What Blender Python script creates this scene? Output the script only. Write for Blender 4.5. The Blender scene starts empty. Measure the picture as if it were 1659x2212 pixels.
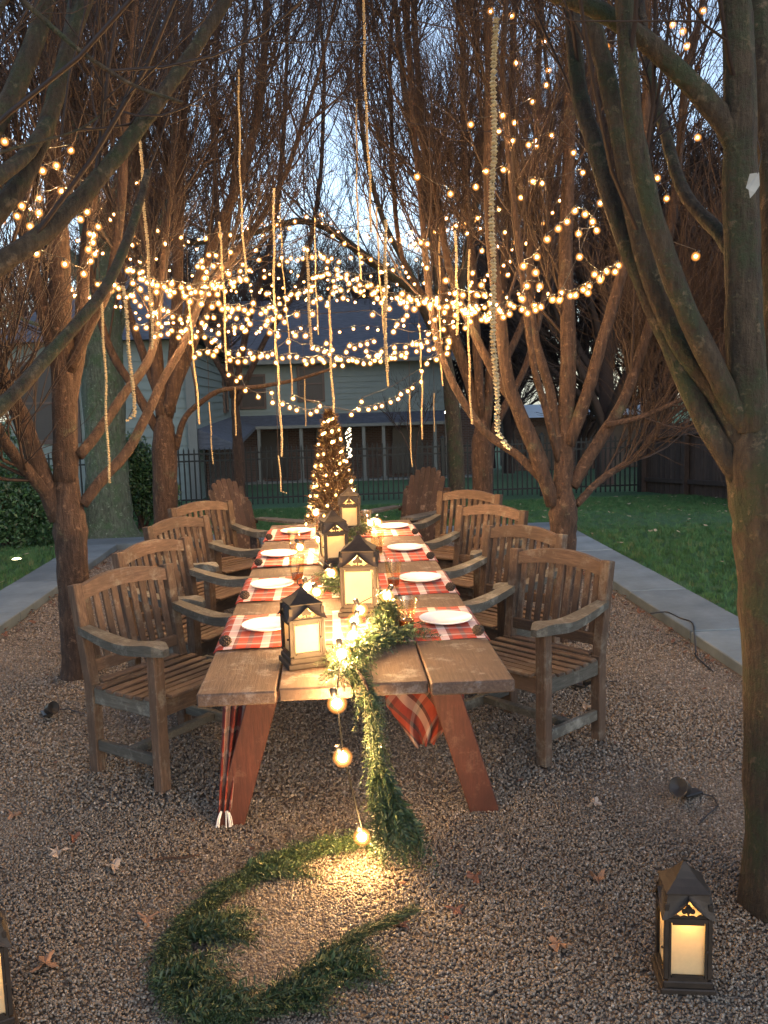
import bpy, bmesh, math, random
import numpy as np
from mathutils import Vector, Matrix

rnd = random.Random(7)
rng = np.random.default_rng(11)
SC = bpy.context.scene
COL = SC.collection

# ------------------------------------------------------------------ camera
FPX, CX, CY = 1950.0, 829.5, 1106.0          # focal length and centre on a 1659 x 2212 plan of the frame
def _rz(a):
    c, s = math.cos(a), math.sin(a); return np.array([[c, -s, 0], [s, c, 0], [0, 0, 1]])
def _rx(a):
    c, s = math.cos(a), math.sin(a); return np.array([[1, 0, 0], [0, c, -s], [0, s, c]])
CAMR = _rz(math.radians(-3.3)) @ _rx(math.pi / 2 + math.radians(-7.42)) @ _rz(math.radians(-1.6))
CAMP = np.array([-.06, 0.0, 1.68])
def ray(x, y): return CAMR @ np.array([(x - CX) / FPX, -(y - CY) / FPX, -1.0])
def G(x, y, z=0.0):                           # survey helper: sight line meets the height z
    d = ray(x, y); return CAMP + d * (z - CAMP[2]) / d[2]
def A(x, y, Y):                               # survey helper: sight line meets the distance Y
    d = ray(x, y); return CAMP + d * (Y - CAMP[1]) / d[1]

cam = bpy.data.cameras.new('camera'); co = bpy.data.objects.new('camera', cam); COL.objects.link(co)
cam.sensor_fit = 'VERTICAL'; cam.sensor_height = 36.0; cam.lens = 36.0 * FPX / 2212.0
cam.clip_end = 600; cam.clip_start = .05
mw = Matrix([list(r) + [0] for r in CAMR] + [[0, 0, 0, 1]]); mw.translation = Vector(CAMP)
co.matrix_world = mw
SC.camera = co

# ------------------------------------------------------------------ dusk sky
world = bpy.data.worlds.new('World'); SC.world = world; world.use_nodes = True
wn = world.node_tree; wn.nodes.clear()
wo = wn.nodes.new('ShaderNodeOutputWorld'); bg = wn.nodes.new('ShaderNodeBackground')
sky = wn.nodes.new('ShaderNodeTexSky'); sky.sky_type = 'NISHITA'; sky.sun_disc = False
sky.sun_elevation = math.radians(22); sky.sun_rotation = math.radians(160); sky.ozone_density = 2.0
sky.air_density = 1.0; sky.dust_density = 1.0
hs = wn.nodes.new('ShaderNodeHueSaturation'); hs.inputs['Saturation'].default_value = .8; hs.inputs['Value'].default_value = 1.08
wn.links.new(sky.outputs[0], hs.inputs['Color']); wn.links.new(hs.outputs[0], bg.inputs[0]); wn.links.new(bg.outputs[0], wo.inputs[0])
bg.inputs[1].default_value = 0.098
sun = bpy.data.lights.new('dusk_sun', 'SUN'); so = bpy.data.objects.new('dusk_sun', sun); COL.objects.link(so)
sun.energy = 0.03; sun.angle = math.radians(20); sun.color = (.75, .85, 1)
so.rotation_euler = (math.radians(60), 0, math.radians(-20))
vs = SC.view_settings; vs.view_transform = 'Standard'; vs.look = 'None'; vs.gamma = 1; vs.use_curve_mapping = False
vs.exposure = 1.52
SC.render.engine = 'CYCLES'
cy = SC.cycles; cy.use_denoising = True; cy.max_bounces = 6; cy.diffuse_bounces = 3; cy.glossy_bounces = 2
cy.transmission_bounces = 6; cy.transparent_max_bounces = 32; cy.caustics_reflective = False; cy.caustics_refractive = False
cy.sample_clamp_indirect = 4.0; cy.use_light_tree = True

# ------------------------------------------------------------------ tagging
def tag(o, label=None, cat=None, group=None, kind=None):
    if label: o['label'] = label
    if cat: o['category'] = cat
    if group: o['group'] = group
    if kind: o['kind'] = kind
    return o
def empty(name, loc=(0, 0, 0), rz=0.0):
    o = bpy.data.objects.new(name, None); COL.objects.link(o); o.location = loc; o.rotation_euler = (0, 0, rz)
    o.empty_display_size = .1
    return o
def link(name, me, parent=None, loc=(0, 0, 0), rot=(0, 0, 0), sc=(1, 1, 1)):
    o = bpy.data.objects.new(name, me); COL.objects.link(o)
    o.location = loc; o.rotation_euler = rot; o.scale = sc
    if parent: o.parent = parent
    return o
def kids(o): return [c for c in KIDS.get(o.name, [])]
def copy_tree(root, loc, rz):
    ch = [o for o in bpy.data.objects if o.parent == root]
    r = root.copy(); COL.objects.link(r); r.location = loc; r.rotation_euler = (0, 0, rz)
    for k in list(r.keys()):
        if k in ('label',): del r[k]
    for c in ch:
        g = [o for o in bpy.data.objects if o.parent == c]
        d = c.copy(); COL.objects.link(d); d.parent = r
        for s in g:
            e = s.copy(); COL.objects.link(e); e.parent = d
    return r

# ------------------------------------------------------------------ materials
def nodes(name):
    m = bpy.data.materials.new(name); m.use_nodes = True
    nt = m.node_tree; b = nt.nodes['Principled BSDF']; return m, nt, b
def N(nt, t, **kw):
    n = nt.nodes.new(t)
    for k, v in kw.items(): setattr(n, k, v)
    return n
def ramp(nt, fac, stops, interp='LINEAR'):
    r = N(nt, 'ShaderNodeValToRGB'); r.color_ramp.interpolation = interp
    e = r.color_ramp.elements
    while len(e) < len(stops): e.new(.5)
    for i, (p, c) in enumerate(stops): e[i].position = p; e[i].color = (*c, 1)
    nt.links.new(fac, r.inputs[0]); return r.outputs[0]
def coords(nt, scale=(1, 1, 1), kind='Object'):
    t = N(nt, 'ShaderNodeTexCoord'); m = N(nt, 'ShaderNodeMapping'); m.inputs[3].default_value = scale
    nt.links.new(t.outputs[kind], m.inputs[0]); return m.outputs[0]
def noise(nt, vec, scale, detail=4, rough=.6):
    n = N(nt, 'ShaderNodeTexNoise'); n.inputs['Scale'].default_value = scale
    n.inputs['Detail'].default_value = detail; n.inputs['Roughness'].default_value = rough
    if vec is not None: nt.links.new(vec, n.inputs[0])
    return n.outputs[0]
def bump(nt, b, h, strength=.5, dist=.01):
    n = N(nt, 'ShaderNodeBump'); n.inputs['Strength'].default_value = strength; n.inputs['Distance'].default_value = dist
    nt.links.new(h, n.inputs['Height']); nt.links.new(n.outputs[0], b.inputs['Normal'])
def mixc(nt, fac, a, b, mode='MIX'):
    n = N(nt, 'ShaderNodeMix', data_type='RGBA', blend_type=mode)
    for s, v in ((0, fac), (6, a), (7, b)):
        if isinstance(v, (int, float)): n.inputs[s].default_value = v
        elif isinstance(v, tuple): n.inputs[s].default_value = (*v, 1)
        else: nt.links.new(v, n.inputs[s])
    return n.outputs[2]
def simple(name, col, rough=.7, metal=0, var=.25, scale=8.0, stretch=(1, 1, 1), bstr=.3, bd=.004):
    m, nt, b = nodes(name)
    v = coords(nt, stretch)
    n = noise(nt, v, scale, 5)
    dk = tuple(c * (1 - var) for c in col); lt = tuple(min(1, c * (1 + var)) for c in col)
    nt.links.new(ramp(nt, n, [(.3, dk), (.7, lt)]), b.inputs['Base Color'])
    b.inputs['Roughness'].default_value = rough; b.inputs['Metallic'].default_value = metal
    if bstr: bump(nt, b, n, bstr, bd)
    return m
def wood(name, c0, c1, c2, grain=(14, 1.2, 14), rough=.8, lich=None, lamt=.5, rnd_amt=.35, bstr=.4):
    """weathered timber: long grain, mottled stain, every piece its own tone"""
    m, nt, b = nodes(name)
    oi = N(nt, 'ShaderNodeObjectInfo')
    tc = N(nt, 'ShaderNodeTexCoord'); ad = N(nt, 'ShaderNodeVectorMath', operation='ADD')
    sc = N(nt, 'ShaderNodeVectorMath', operation='SCALE'); sc.inputs['Scale'].default_value = 37.0
    cmb = N(nt, 'ShaderNodeCombineXYZ')
    for i in range(3): nt.links.new(oi.outputs['Random'], cmb.inputs[i])
    nt.links.new(cmb.outputs[0], sc.inputs[0]); nt.links.new(tc.outputs['Object'], ad.inputs[0]); nt.links.new(sc.outputs[0], ad.inputs[1])
    mp = N(nt, 'ShaderNodeMapping'); mp.inputs[3].default_value = grain; nt.links.new(ad.outputs[0], mp.inputs[0])
    g = noise(nt, mp.outputs[0], 7.0, 7, .7)
    big = noise(nt, ad.outputs[0], 5.0, 4, .6)
    c = ramp(nt, g, [(.3, c0), (.52, c1), (.75, c2)])
    c = mixc(nt, ramp_f(nt, big, .35, .7), c, tuple(x * .62 for x in c1))
    if lich:
        l = noise(nt, ad.outputs[0], 9.0, 6, .75)
        c = mixc(nt, ramp_f(nt, l, .62 - .25 * lamt, .78 - .25 * lamt), c, lich)
    hv = N(nt, 'ShaderNodeHueSaturation')
    mr = N(nt, 'ShaderNodeMapRange'); mr.inputs[3].default_value = 1 - rnd_amt; mr.inputs[4].default_value = 1 + rnd_amt
    nt.links.new(oi.outputs['Random'], mr.inputs[0]); nt.links.new(mr.outputs[0], hv.inputs['Value']); nt.links.new(c, hv.inputs['Color'])
    nt.links.new(hv.outputs[0], b.inputs['Base Color']); b.inputs['Roughness'].default_value = rough
    bump(nt, b, g, bstr, .006)
    return m
def ramp_f(nt, fac, lo, hi):
    mr = N(nt, 'ShaderNodeMapRange'); mr.inputs[1].default_value = lo; mr.inputs[2].default_value = hi
    nt.links.new(fac, mr.inputs[0]); return mr.outputs[0]
def bark(name, c0, c1, c2, alg=(.05, .07, .03), aamt=.5, vs_=5.0, bd=.02):
    m, nt, b = nodes(name)
    v = coords(nt, (vs_, vs_, .9))
    g = noise(nt, v, 9.0, 7, .7); big = noise(nt, coords(nt), 5.5, 7, .8); mid = noise(nt, coords(nt), 22, 4, .7)
    c = ramp(nt, g, [(.3, c0), (.5, c1), (.72, c2)])
    c = mixc(nt, ramp_f(nt, big, .68 - .3 * aamt, .8 - .3 * aamt), c, alg)
    c = mixc(nt, ramp_f(nt, mid, .58, .7), c, tuple(min(1, x * 1.5) for x in c2))
    nt.links.new(c, b.inputs['Base Color']); b.inputs['Roughness'].default_value = .9
    ad = N(nt, 'ShaderNodeMath', operation='ADD'); nt.links.new(g, ad.inputs[0]); nt.links.new(mid, ad.inputs[1])
    bump(nt, b, ad.outputs[0], 1.0, bd)
    return m
def emis(name, col, strength, sampling='AUTO'):
    m = bpy.data.materials.new(name); m.use_nodes = True; nt = m.node_tree; nt.nodes.clear()
    o = N(nt, 'ShaderNodeOutputMaterial'); e = N(nt, 'ShaderNodeEmission'); e.inputs[0].default_value = (*col, 1); e.inputs[1].default_value = strength
    nt.links.new(e.outputs[0], o.inputs[0])
    try: m.cycles.emission_sampling = sampling
    except Exception: pass
    return m
M = {}
M['teak'] = wood('weathered_teak', (.026, .014, .009), (.075, .045, .029), (.15, .098, .067), (14, 14, 1.5), lich=(.13, .115, .09), lamt=.35)
M['teak_x'] = wood('weathered_teak_across', (.032, .018, .012), (.088, .054, .036), (.17, .112, .077), (1.5, 14, 14), lich=(.13, .115, .09), lamt=.3)
M['teak_grey'] = wood('silvered_teak', (.038, .036, .030), (.08, .077, .066), (.145, .14, .125), (14, 1.5, 14), lich=(.18, .18, .16), lamt=.4)
M['plank'] = wood('table_plank', (.036, .021, .015), (.08, .049, .035), (.135, .09, .066), (16, 1.1, 16), lich=(.17, .15, .14), lamt=.35, rnd_amt=.15)
M['redleg'] = wood('red_stained_timber', (.035, .009, .005), (.072, .019, .010), (.105, .032, .018), (14, 14, 1.2), lich=(.12, .06, .04), lamt=.25, rnd_amt=.1, rough=.65)
M['cedarback'] = wood('red_brown_slats', (.016, .008, .006), (.036, .019, .014), (.065, .038, .028), (12, 12, 1.5), lich=(.15, .11, .09), lamt=.3)
M['bark'] = bark('grey_brown_bark', (.011, .006, .004), (.042, .022, .014), (.088, .052, .034), (.05, .058, .035), .35)
M['bark_green'] = bark('algae_green_bark', (.010, .006, .004), (.038, .025, .014), (.078, .054, .034), (.024, .032, .012), .7)
M['twig'] = simple('reddish_twigs', (.024, .013, .010), .85, var=.35, scale=3, bstr=0)
M['twigdark'] = simple('dark_far_twigs', (.026, .016, .014), .9, var=.3, scale=2, bstr=0)
M['oakbark'] = bark('furrowed_oak_bark', (.03, .04, .03), (.085, .11, .085), (.16, .20, .16), (.06, .11, .06), .7, 4.0, .05)
M['metal'] = simple('dark_bronze_metal', (.022, .015, .011), .6, .25, .4, 30, bstr=.2, bd=.001)
M['iron'] = simple('black_painted_iron', (.004, .006, .005), .7, .0, .2, 10, bstr=0)
M['black'] = simple('black_plastic', (.012, .012, .013), .4, 0, .2, 10, bstr=0)
M['siding'] = simple('pale_green_grey_siding', (.13, .17, .17), .7, 0, .08, 1.5, (.3, 1, 1), bstr=0)
M['trim'] = simple('white_painted_trim', (.11, .125, .125), .6, 0, .06, 3, bstr=0)
M['glass_dark'] = simple('dark_window_glass', (.014, .012, .013), .45, 0, .3, 1, bstr=0)
M['sash'] = simple('dark_brown_sash', (.05, .03, .025), .5, 0, .2, 4, bstr=0)
M['dirtbrown'] = wood('dark_fence_board', (.03, .02, .016), (.06, .038, .028), (.10, .065, .048), (9, 9, .8), rnd_amt=.3)
M['candle'] = simple('cream_wax', (.75, .66, .48), .5, 0, .05, 10, bstr=0)

# ------------------------------------------------------------------ mesh builder
class MB:
    def __init__(s): s.v = []; s.f = []; s.mi = []
    def add(s, vs, fs, mi=0):
        o = len(s.v); s.v += [tuple(map(float, p)) for p in vs]; s.f += [tuple(i + o for i in f) for f in fs]; s.mi += [mi] * len(fs)
    def box(s, c, d, R=None, mi=0, bev=0.0):
        x, y, z = [q / 2 for q in d]
        if bev > 0:
            b = min(bev, x * .45, y * .45, z * .45)
            vs = []
            for sx in (-1, 1):
                for sy in (-1, 1):
                    for sz in (-1, 1):
                        vs += [(sx * x, sy * (y - b), sz * (z - b)), (sx * (x - b), sy * y, sz * (z - b)), (sx * (x - b), sy * (y - b), sz * z)]
            bm = bmesh.new(); bv = [bm.verts.new(v) for v in vs]; bmesh.ops.convex_hull(bm, input=bv)
            bm.verts.index_update(); pts = [v.co.copy() for v in bm.verts]; fs = [tuple(v.index for v in f.verts) for f in bm.faces]; bm.free()
        else:
            pts = [Vector((a * x, b_ * y, c_ * z)) for a in (-1, 1) for b_ in (-1, 1) for c_ in (-1, 1)]
            fs = [(0, 1, 3, 2), (4, 6, 7, 5), (0, 4, 5, 1), (2, 3, 7, 6), (0, 2, 6, 4), (1, 5, 7, 3)]
        if R is not None: pts = [R @ p for p in pts]
        s.add([(p[0] + c[0], p[1] + c[1], p[2] + c[2]) for p in pts], fs, mi)
    def beam(s, a, b, w, t, up=(0, 0, 1), mi=0, bev=.004, w1=None):
        a = Vector(a); b = Vector(b); d = (b - a); L = d.length; z = d / L
        u = Vector(up); x = u.cross(z)
        if x.length < 1e-4: x = Vector((1, 0, 0)).cross(z)
        x.normalize(); y = z.cross(x)
        R = Matrix((x, y, z)).transposed()
        s.box((a + b) / 2, (w, t, L), R, mi, bev)
    def tube(s, pts, rad, seg=8, mi=0, cap=True, jit=0.0):
        P = [Vector(p) for p in pts]; n = len(P)
        if isinstance(rad, (int, float)): rad = [rad] * n
        d0 = (P[1] - P[0]).normalized(); ref = Vector((0, 0, 1)) if abs(d0.z) < .9 else Vector((1, 0, 0))
        u = d0.cross(ref).normalized(); rings = []; vs = []
        for i in range(n):
            d = (P[min(i + 1, n - 1)] - P[max(i - 1, 0)]).normalized()
            u = (u - d * u.dot(d)).normalized(); w = d.cross(u)
            for k in range(seg):
                a = 2 * math.pi * k / seg; r = rad[i] * (1 + (rnd.uniform(-jit, jit) if jit else 0))
                vs.append(P[i] + (u * math.cos(a) + w * math.sin(a)) * r)
        fs = [(i * seg + k, i * seg + (k + 1) % seg, (i + 1) * seg + (k + 1) % seg, (i + 1) * seg + k) for i in range(n - 1) for k in range(seg)]
        if cap: fs += [tuple(range(seg))[::-1], tuple((n - 1) * seg + k for k in range(seg))]
        s.add(vs, fs, mi)
    def lathe(s, prof, seg=20, c=(0, 0, 0), mi=0, sq=False):
        vs = []; n = len(prof)
        for r, z in prof:
            for k in range(seg):
                a = 2 * math.pi * k / seg; vs.append((c[0] + r * math.cos(a), c[1] + r * math.sin(a), c[2] + z))
        s.add(vs, [(i * seg + k, i * seg + (k + 1) % seg, (i + 1) * seg + (k + 1) % seg, (i + 1) * seg + k) for i in range(n - 1) for k in range(seg)], mi)
    def ball(s, c, r, seg=8, rings=6, mi=0, sz=1.0):
        prof = [(max(1e-4, r * math.sin(math.pi * i / rings)), -r * sz * math.cos(math.pi * i / rings)) for i in range(rings + 1)]
        s.lathe(prof, seg, c, mi)
    def mesh(s, name, mats, smooth=False):
        me = bpy.data.meshes.new(name); me.from_pydata(s.v, [], s.f)
        for m in (mats if isinstance(mats, (list, tuple)) else [mats]): me.materials.append(m)
        if any(s.mi): me.polygons.foreach_set('material_index', s.mi)
        if smooth: me.polygons.foreach_set('use_smooth', [True] * len(s.f))
        me.update(); return me
    def obj(s, name, mats, parent=None, smooth=False, **kw):
        return link(name, s.mesh(name, mats, smooth), parent, **kw)
def np_mesh(name, V, F, mat, smooth=False):
    """V (n,3); F (m,k) all faces with k corners"""
    me = bpy.data.meshes.new(name); V = np.asarray(V, np.float32); F = np.asarray(F, np.int32); m, k = F.shape
    me.vertices.add(len(V)); me.vertices.foreach_set('co', V.ravel())
    me.loops.add(m * k); me.loops.foreach_set('vertex_index', F.ravel())
    me.polygons.add(m); me.polygons.foreach_set('loop_start', np.arange(0, m * k, k, dtype=np.int32))
    me.update(calc_edges=True)
    if smooth: me.polygons.foreach_set('use_smooth', np.ones(m, bool))
    me.materials.append(mat); return me
def catmull(pts, n):
    P = np.array(pts, float); P = np.vstack([2 * P[0] - P[1], P, 2 * P[-1] - P[-2]]); out = []
    segs = len(P) - 3
    for t in np.linspace(0, segs, n):
        i = min(int(t), segs - 1); u = t - i; a, b, c, d = P[i:i + 4]
        out.append(.5 * ((2 * b) + (-a + c) * u + (2 * a - 5 * b + 4 * c - d) * u * u + (-a + 3 * b - 3 * c + d) * u ** 3))
    return np.array(out)
# batches of branches as three- or four-sided tubes
def tubes_np(batches, S=3):
    Vs = []; Fs = []; off = 0
    for P, R in batches:                       # P (n,k,3)  R (n,k)
        n, k, _ = P.shape
        D = np.empty_like(P); D[:, 1:-1] = P[:, 2:] - P[:, :-2]; D[:, 0] = P[:, 1] - P[:, 0]; D[:, -1] = P[:, -1] - P[:, -2]
        D /= np.linalg.norm(D, axis=2, keepdims=True) + 1e-9
        ref = np.tile(np.array([.31, .93, .17]), (n, 1)); U = np.cross(D, ref[:, None, :]); U /= np.linalg.norm(U, axis=2, keepdims=True) + 1e-9
        W = np.cross(D, U)
        a = np.arange(S) * 2 * math.pi / S
        V = P[:, :, None, :] + (U[:, :, None, :] * np.cos(a)[None, None, :, None] + W[:, :, None, :] * np.sin(a)[None, None, :, None]) * R[:, :, None, None]
        idx = np.arange(n * k * S).reshape(n, k, S) + off
        q = np.stack([idx[:, :-1], np.roll(idx[:, :-1], -1, 2), np.roll(idx[:, 1:], -1, 2), idx[:, 1:]], -1).reshape(-1, 4)
        Vs.append(V.reshape(-1, 3)); Fs.append(q); off += n * k * S
    return np.vstack(Vs), np.vstack(Fs)
def unit(v): return v / (np.linalg.norm(v, axis=-1, keepdims=True) + 1e-9)
def spawn(P, R, per, t0, t1, ang, ln, lsd, rfac, K, up, curl, rmin, rmax=9):
    """grow `per` children on each parent polyline; returns child batch"""
    n, k, _ = P.shape; m = n * per
    pi = np.repeat(np.arange(n), per); t = rng.uniform(t0, t1, m) * (k - 1)
    i = np.minimum(t.astype(int), k - 2); f = (t - i)[:, None]
    st = P[pi, i] * (1 - f) + P[pi, i + 1] * f
    rr = R[pi, i] * (1 - f[:, 0]) + R[pi, i + 1] * f[:, 0]
    d = unit(P[pi, i + 1] - P[pi, i])
    rv = unit(rng.normal(size=(m, 3))); perp = unit(rv - d * (rv * d).sum(1, keepdims=True))
    th = np.radians(rng.normal(ang, ang * .3, m))[:, None]
    d = unit(d * np.cos(th) + perp * np.sin(th))
    L = np.abs(rng.normal(ln, lsd, m)) * (1.15 - .5 * t / (k - 1)); L = np.maximum(L, ln * .3)
    r0 = np.minimum(np.maximum(np.minimum(rr * rfac, rr * .9), rmin), rmax)
    Q = np.empty((m, K + 1, 3)); Q[:, 0] = st; cur = d
    for j in range(K):
        cur = unit(cur + rng.normal(0, curl, (m, 3)) + np.array([0, 0, up / K]))
        Q[:, j + 1] = Q[:, j] + cur * (L / K)[:, None]
    RR = r0[:, None] * np.linspace(1, .35, K + 1)[None, :]
    return Q, np.maximum(RR, rmin * .6)

# ------------------------------------------------------------------ terrain, gravel bed, kerbs
BXL, BXR, BYN, BYF = -2.53, 2.28, -3.0, 10.35          # inner edges of the kerb round the gravel
KW = .47
def tz(x, y):
    s = max(0.0, y - 9.6)
    return .045 - .068 * min(s, 60) + .02 * math.sin(x * .7 + y * .4) * min(1, max(0, abs(x) - 3.2) + s)
xs = sorted(set([-140, -90, -60, -40, -30, -22, -16, -12, -9, -7.5, -6, -5, -4, -3.4, BXL - KW + .03, BXL - .05, -1, 0, 1, BXR + .05, BXR + KW - .03, 3.2, 4, 5, 6, 7, 8.5, 10, 13, 17, 22, 30, 40, 60, 90, 140]))
ys = sorted(set([-40, -20, -8, BYN - .5, BYN + .05, 0, 2, 4, 6, 8, BYF + .05, BYF + KW - .03, 11.2, 12, 13, 14, 16, 18, 20, 23, 26, 30, 35, 40, 50, 60, 80, 120, 200, 320]))
mb = MB(); V = []; nx, ny = len(xs), len(ys)
for y in ys:
    for x in xs:
        inside = BXL - .06 <= x <= BXR + .06 and BYN - .1 <= y <= BYF + .06
        V.append((x, y, -.12 if inside else tz(x, y)))
mb.add(V, [(j * nx + i, j * nx + i + 1, (j + 1) * nx + i + 1, (j + 1) * nx + i) for j in range(ny - 1) for i in range(nx - 1)])
m, nt, b = nodes('lawn_soil_and_grass')
v = coords(nt); big = noise(nt, v, .35, 4); fine = noise(nt, v, 28, 5, .8)
c = mixc(nt, ramp_f(nt, big, .35, .65), (.022, .075, .022), (.03, .095, .035)); c = mixc(nt, ramp_f(nt, fine, .5, .8), c, (.05, .12, .045))
nt.links.new(c, b.inputs['Base Color']); b.inputs['Roughness'].default_value = .95; bump(nt, b, fine, .8, .03)
M['lawn'] = m
tag(mb.obj('lawn', m, smooth=True), kind='structure')

m, nt, b = nodes('pea_gravel_base')
v = coords(nt); vo = N(nt, 'ShaderNodeTexVoronoi'); vo.inputs['Scale'].default_value = 85; nt.links.new(v, vo.inputs[0])
sep = N(nt, 'ShaderNodeSeparateColor'); nt.links.new(vo.outputs['Color'], sep.inputs[0])
STONES = [(0, (.06, .046, .034)), (.18, (.105, .086, .066)), (.34, (.165, .135, .10)), (.48, (.125, .117, .104)), (.6, (.185, .143, .108)), (.72, (.125, .09, .066)), (.84, (.185, .17, .145)), (.93, (.24, .205, .16)), (1, (.33, .30, .26))]
c = ramp(nt, sep.outputs[0], STONES)
nt.links.new(mixc(nt, ramp_f(nt, vo.outputs['Distance'], .3, .75), c, (.06, .045, .035)), b.inputs['Base Color'])
inv = N(nt, 'ShaderNodeMath', operation='SUBTRACT'); inv.inputs[0].default_value = 1; nt.links.new(vo.outputs['Distance'], inv.inputs[1])
b.inputs['Roughness'].default_value = .7; bump(nt, b, inv.outputs[0], 1.0, .008); M['gravel'] = m
mb = MB(); gx = np.linspace(BXL + .004, BXR - .004, 25); gy = np.linspace(BYN, BYF - .004, 60)
V = [(x, y, .006 * math.sin(x * 3.1 + y) * math.cos(y * 2.3 - x)) for y in gy for x in gx]
mb.add(V, [(j * 25 + i, j * 25 + i + 1, (j + 1) * 25 + i + 1, (j + 1) * 25 + i) for j in range(59) for i in range(24)])
tag(mb.obj('gravel_bed', m, smooth=True), kind='structure')

m, nt, b = nodes('bluestone')
oi = N(nt, 'ShaderNodeObjectInfo'); v = coords(nt); n1 = noise(nt, v, 3, 6, .7); n2 = noise(nt, v, 60, 3)
c = ramp(nt, n1, [(.3, (.085, .115, .135)), (.55, (.125, .165, .19)), (.75, (.175, .22, .25))])
hv = N(nt, 'ShaderNodeHueSaturation'); mr = N(nt, 'ShaderNodeMapRange'); mr.inputs[3].default_value = .75; mr.inputs[4].default_value = 1.25
nt.links.new(oi.outputs['Random'], mr.inputs[0]); nt.links.new(mr.outputs[0], hv.inputs['Value']); nt.links.new(c, hv.inputs['Color'])
nt.links.new(hv.outputs[0], b.inputs['Base Color']); b.inputs['Roughness'].default_value = .75; bump(nt, b, n2, .3, .003); M['stone'] = m
kerb = empty('kerb', (0, 0, 0)); tag(kerb, kind='structure')
def slab(cx, cy, w, l):
    q = MB(); q.box((0, 0, 0), (w, l, .16), bev=.006); q.obj('stone_slab', M['stone'], kerb, loc=(cx, cy, -.01 + rnd.uniform(-.004, .004)), rot=(rnd.uniform(-.004, .004), rnd.uniform(-.004, .004), rnd.uniform(-.003, .003)))
for sx, x0 in ((-1, BXL - KW / 2), (1, BXR + KW / 2)):
    y = BYN
    while y < BYF - .01:
        L = min(rnd.uniform(.85, 1.25), BYF - y); L = L if BYF - y - L > .3 else BYF - y
        slab(x0, y + L / 2, KW, L - .012); y += L
x = BXL - KW
while x < BXR + KW - .01:
    L = min(rnd.uniform(.8, 1.2), BXR + KW - x); L = L if BXR + KW - x - L > .3 else BXR + KW - x
    slab(x + L / 2, BYF + .006 + KW / 2, L - .012, KW); x += L

# ---- geometry-node scatter of tiny pieces on a sheet
def scatter(name, me, col_objs, density, smin, smax, parent=None, tilt=3.14, seed=0):
    coll = bpy.data.collections.new(name + '_kinds')
    for o in col_objs: coll.objects.link(o)
    ng = bpy.data.node_groups.new(name, 'GeometryNodeTree')
    ng.interface.new_socket('Geometry', in_out='INPUT', socket_type='NodeSocketGeometry'); ng.interface.new_socket('Geometry', in_out='OUTPUT', socket_type='NodeSocketGeometry')
    gi = ng.nodes.new('NodeGroupInput'); go = ng.nodes.new('NodeGroupOutput')
    dp = ng.nodes.new('GeometryNodeDistributePointsOnFaces'); dp.inputs['Density'].default_value = density; dp.inputs['Seed'].default_value = seed
    ip = ng.nodes.new('GeometryNodeInstanceOnPoints'); ci = ng.nodes.new('GeometryNodeCollectionInfo')
    ci.inputs['Collection'].default_value = coll; ci.inputs['Separate Children'].default_value = True; ci.inputs['Reset Children'].default_value = True
    ip.inputs['Pick Instance'].default_value = True
    rs = ng.nodes.new('FunctionNodeRandomValue'); rs.data_type = 'FLOAT'; rs.inputs[2].default_value = smin; rs.inputs[3].default_value = smax
    rr = ng.nodes.new('FunctionNodeRandomValue'); rr.data_type = 'FLOAT_VECTOR'; rr.inputs[0].default_value = (-tilt, -tilt, 0); rr.inputs[1].default_value = (tilt, tilt, 6.283)
    L = ng.links.new
    L(gi.outputs[0], dp.inputs[0]); L(dp.outputs['Points'], ip.inputs['Points']); L(ci.outputs[0], ip.inputs['Instance'])
    L(rr.outputs[0], ip.inputs['Rotation']); L(rs.outputs[1], ip.inputs['Scale']); L(ip.outputs[0], go.inputs[0])
    o = link(name, me, parent); md = o.modifiers.new('scatter', 'NODES'); md.node_group = ng
    return o
m, nt, b = nodes('pebble_stone'); oi = N(nt, 'ShaderNodeObjectInfo')
nt.links.new(ramp(nt, oi.outputs['Random'], STONES), b.inputs['Base Color']); b.inputs['Roughness'].default_value = .55; M['pebble'] = m
peb = []
for k in range(4):
    bm = bmesh.new(); bmesh.ops.create_icosphere(bm, subdivisions=1, radius=1)
    for q in bm.verts: q.co *= rnd.uniform(.8, 1.15); q.co.z *= .62; q.co.x *= 1.15
    me = bpy.data.meshes.new('pebble'); bm.to_mesh(me); bm.free(); me.materials.append(m)
    me.polygons.foreach_set('use_smooth', [True] * len(me.polygons)); peb.append(bpy.data.objects.new('pebble', me))
def sheet(x0, x1, y0, y1, z):
    q = MB(); q.add([(x0, y0, z), (x1, y0, z), (x1, y1, z), (x0, y1, z)], [(0, 1, 2, 3)]); return q.mesh('sheet', M['gravel'])
tag(scatter('pebbles', sheet(-2.2, 2.1, 1.7, 3.6, .006), peb, 14000, .0032, .0060, seed=1), 'loose tan and grey pea gravel covering the near ground', 'gravel', kind='stuff')
tag(scatter('pebbles', sheet(-2.5, 2.25, 3.6, 6.4, .006), peb, 6000, .0045, .008, seed=2), 'loose pea gravel under and around the table and chairs', 'gravel', kind='stuff')
tag(scatter('pebbles', sheet(-2.5, 2.25, 6.4, 10.3, .006), peb, 3800, .006, .0095, seed=3), 'loose pea gravel at the far end of the bed beyond the chairs', 'gravel', kind='stuff')
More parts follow.
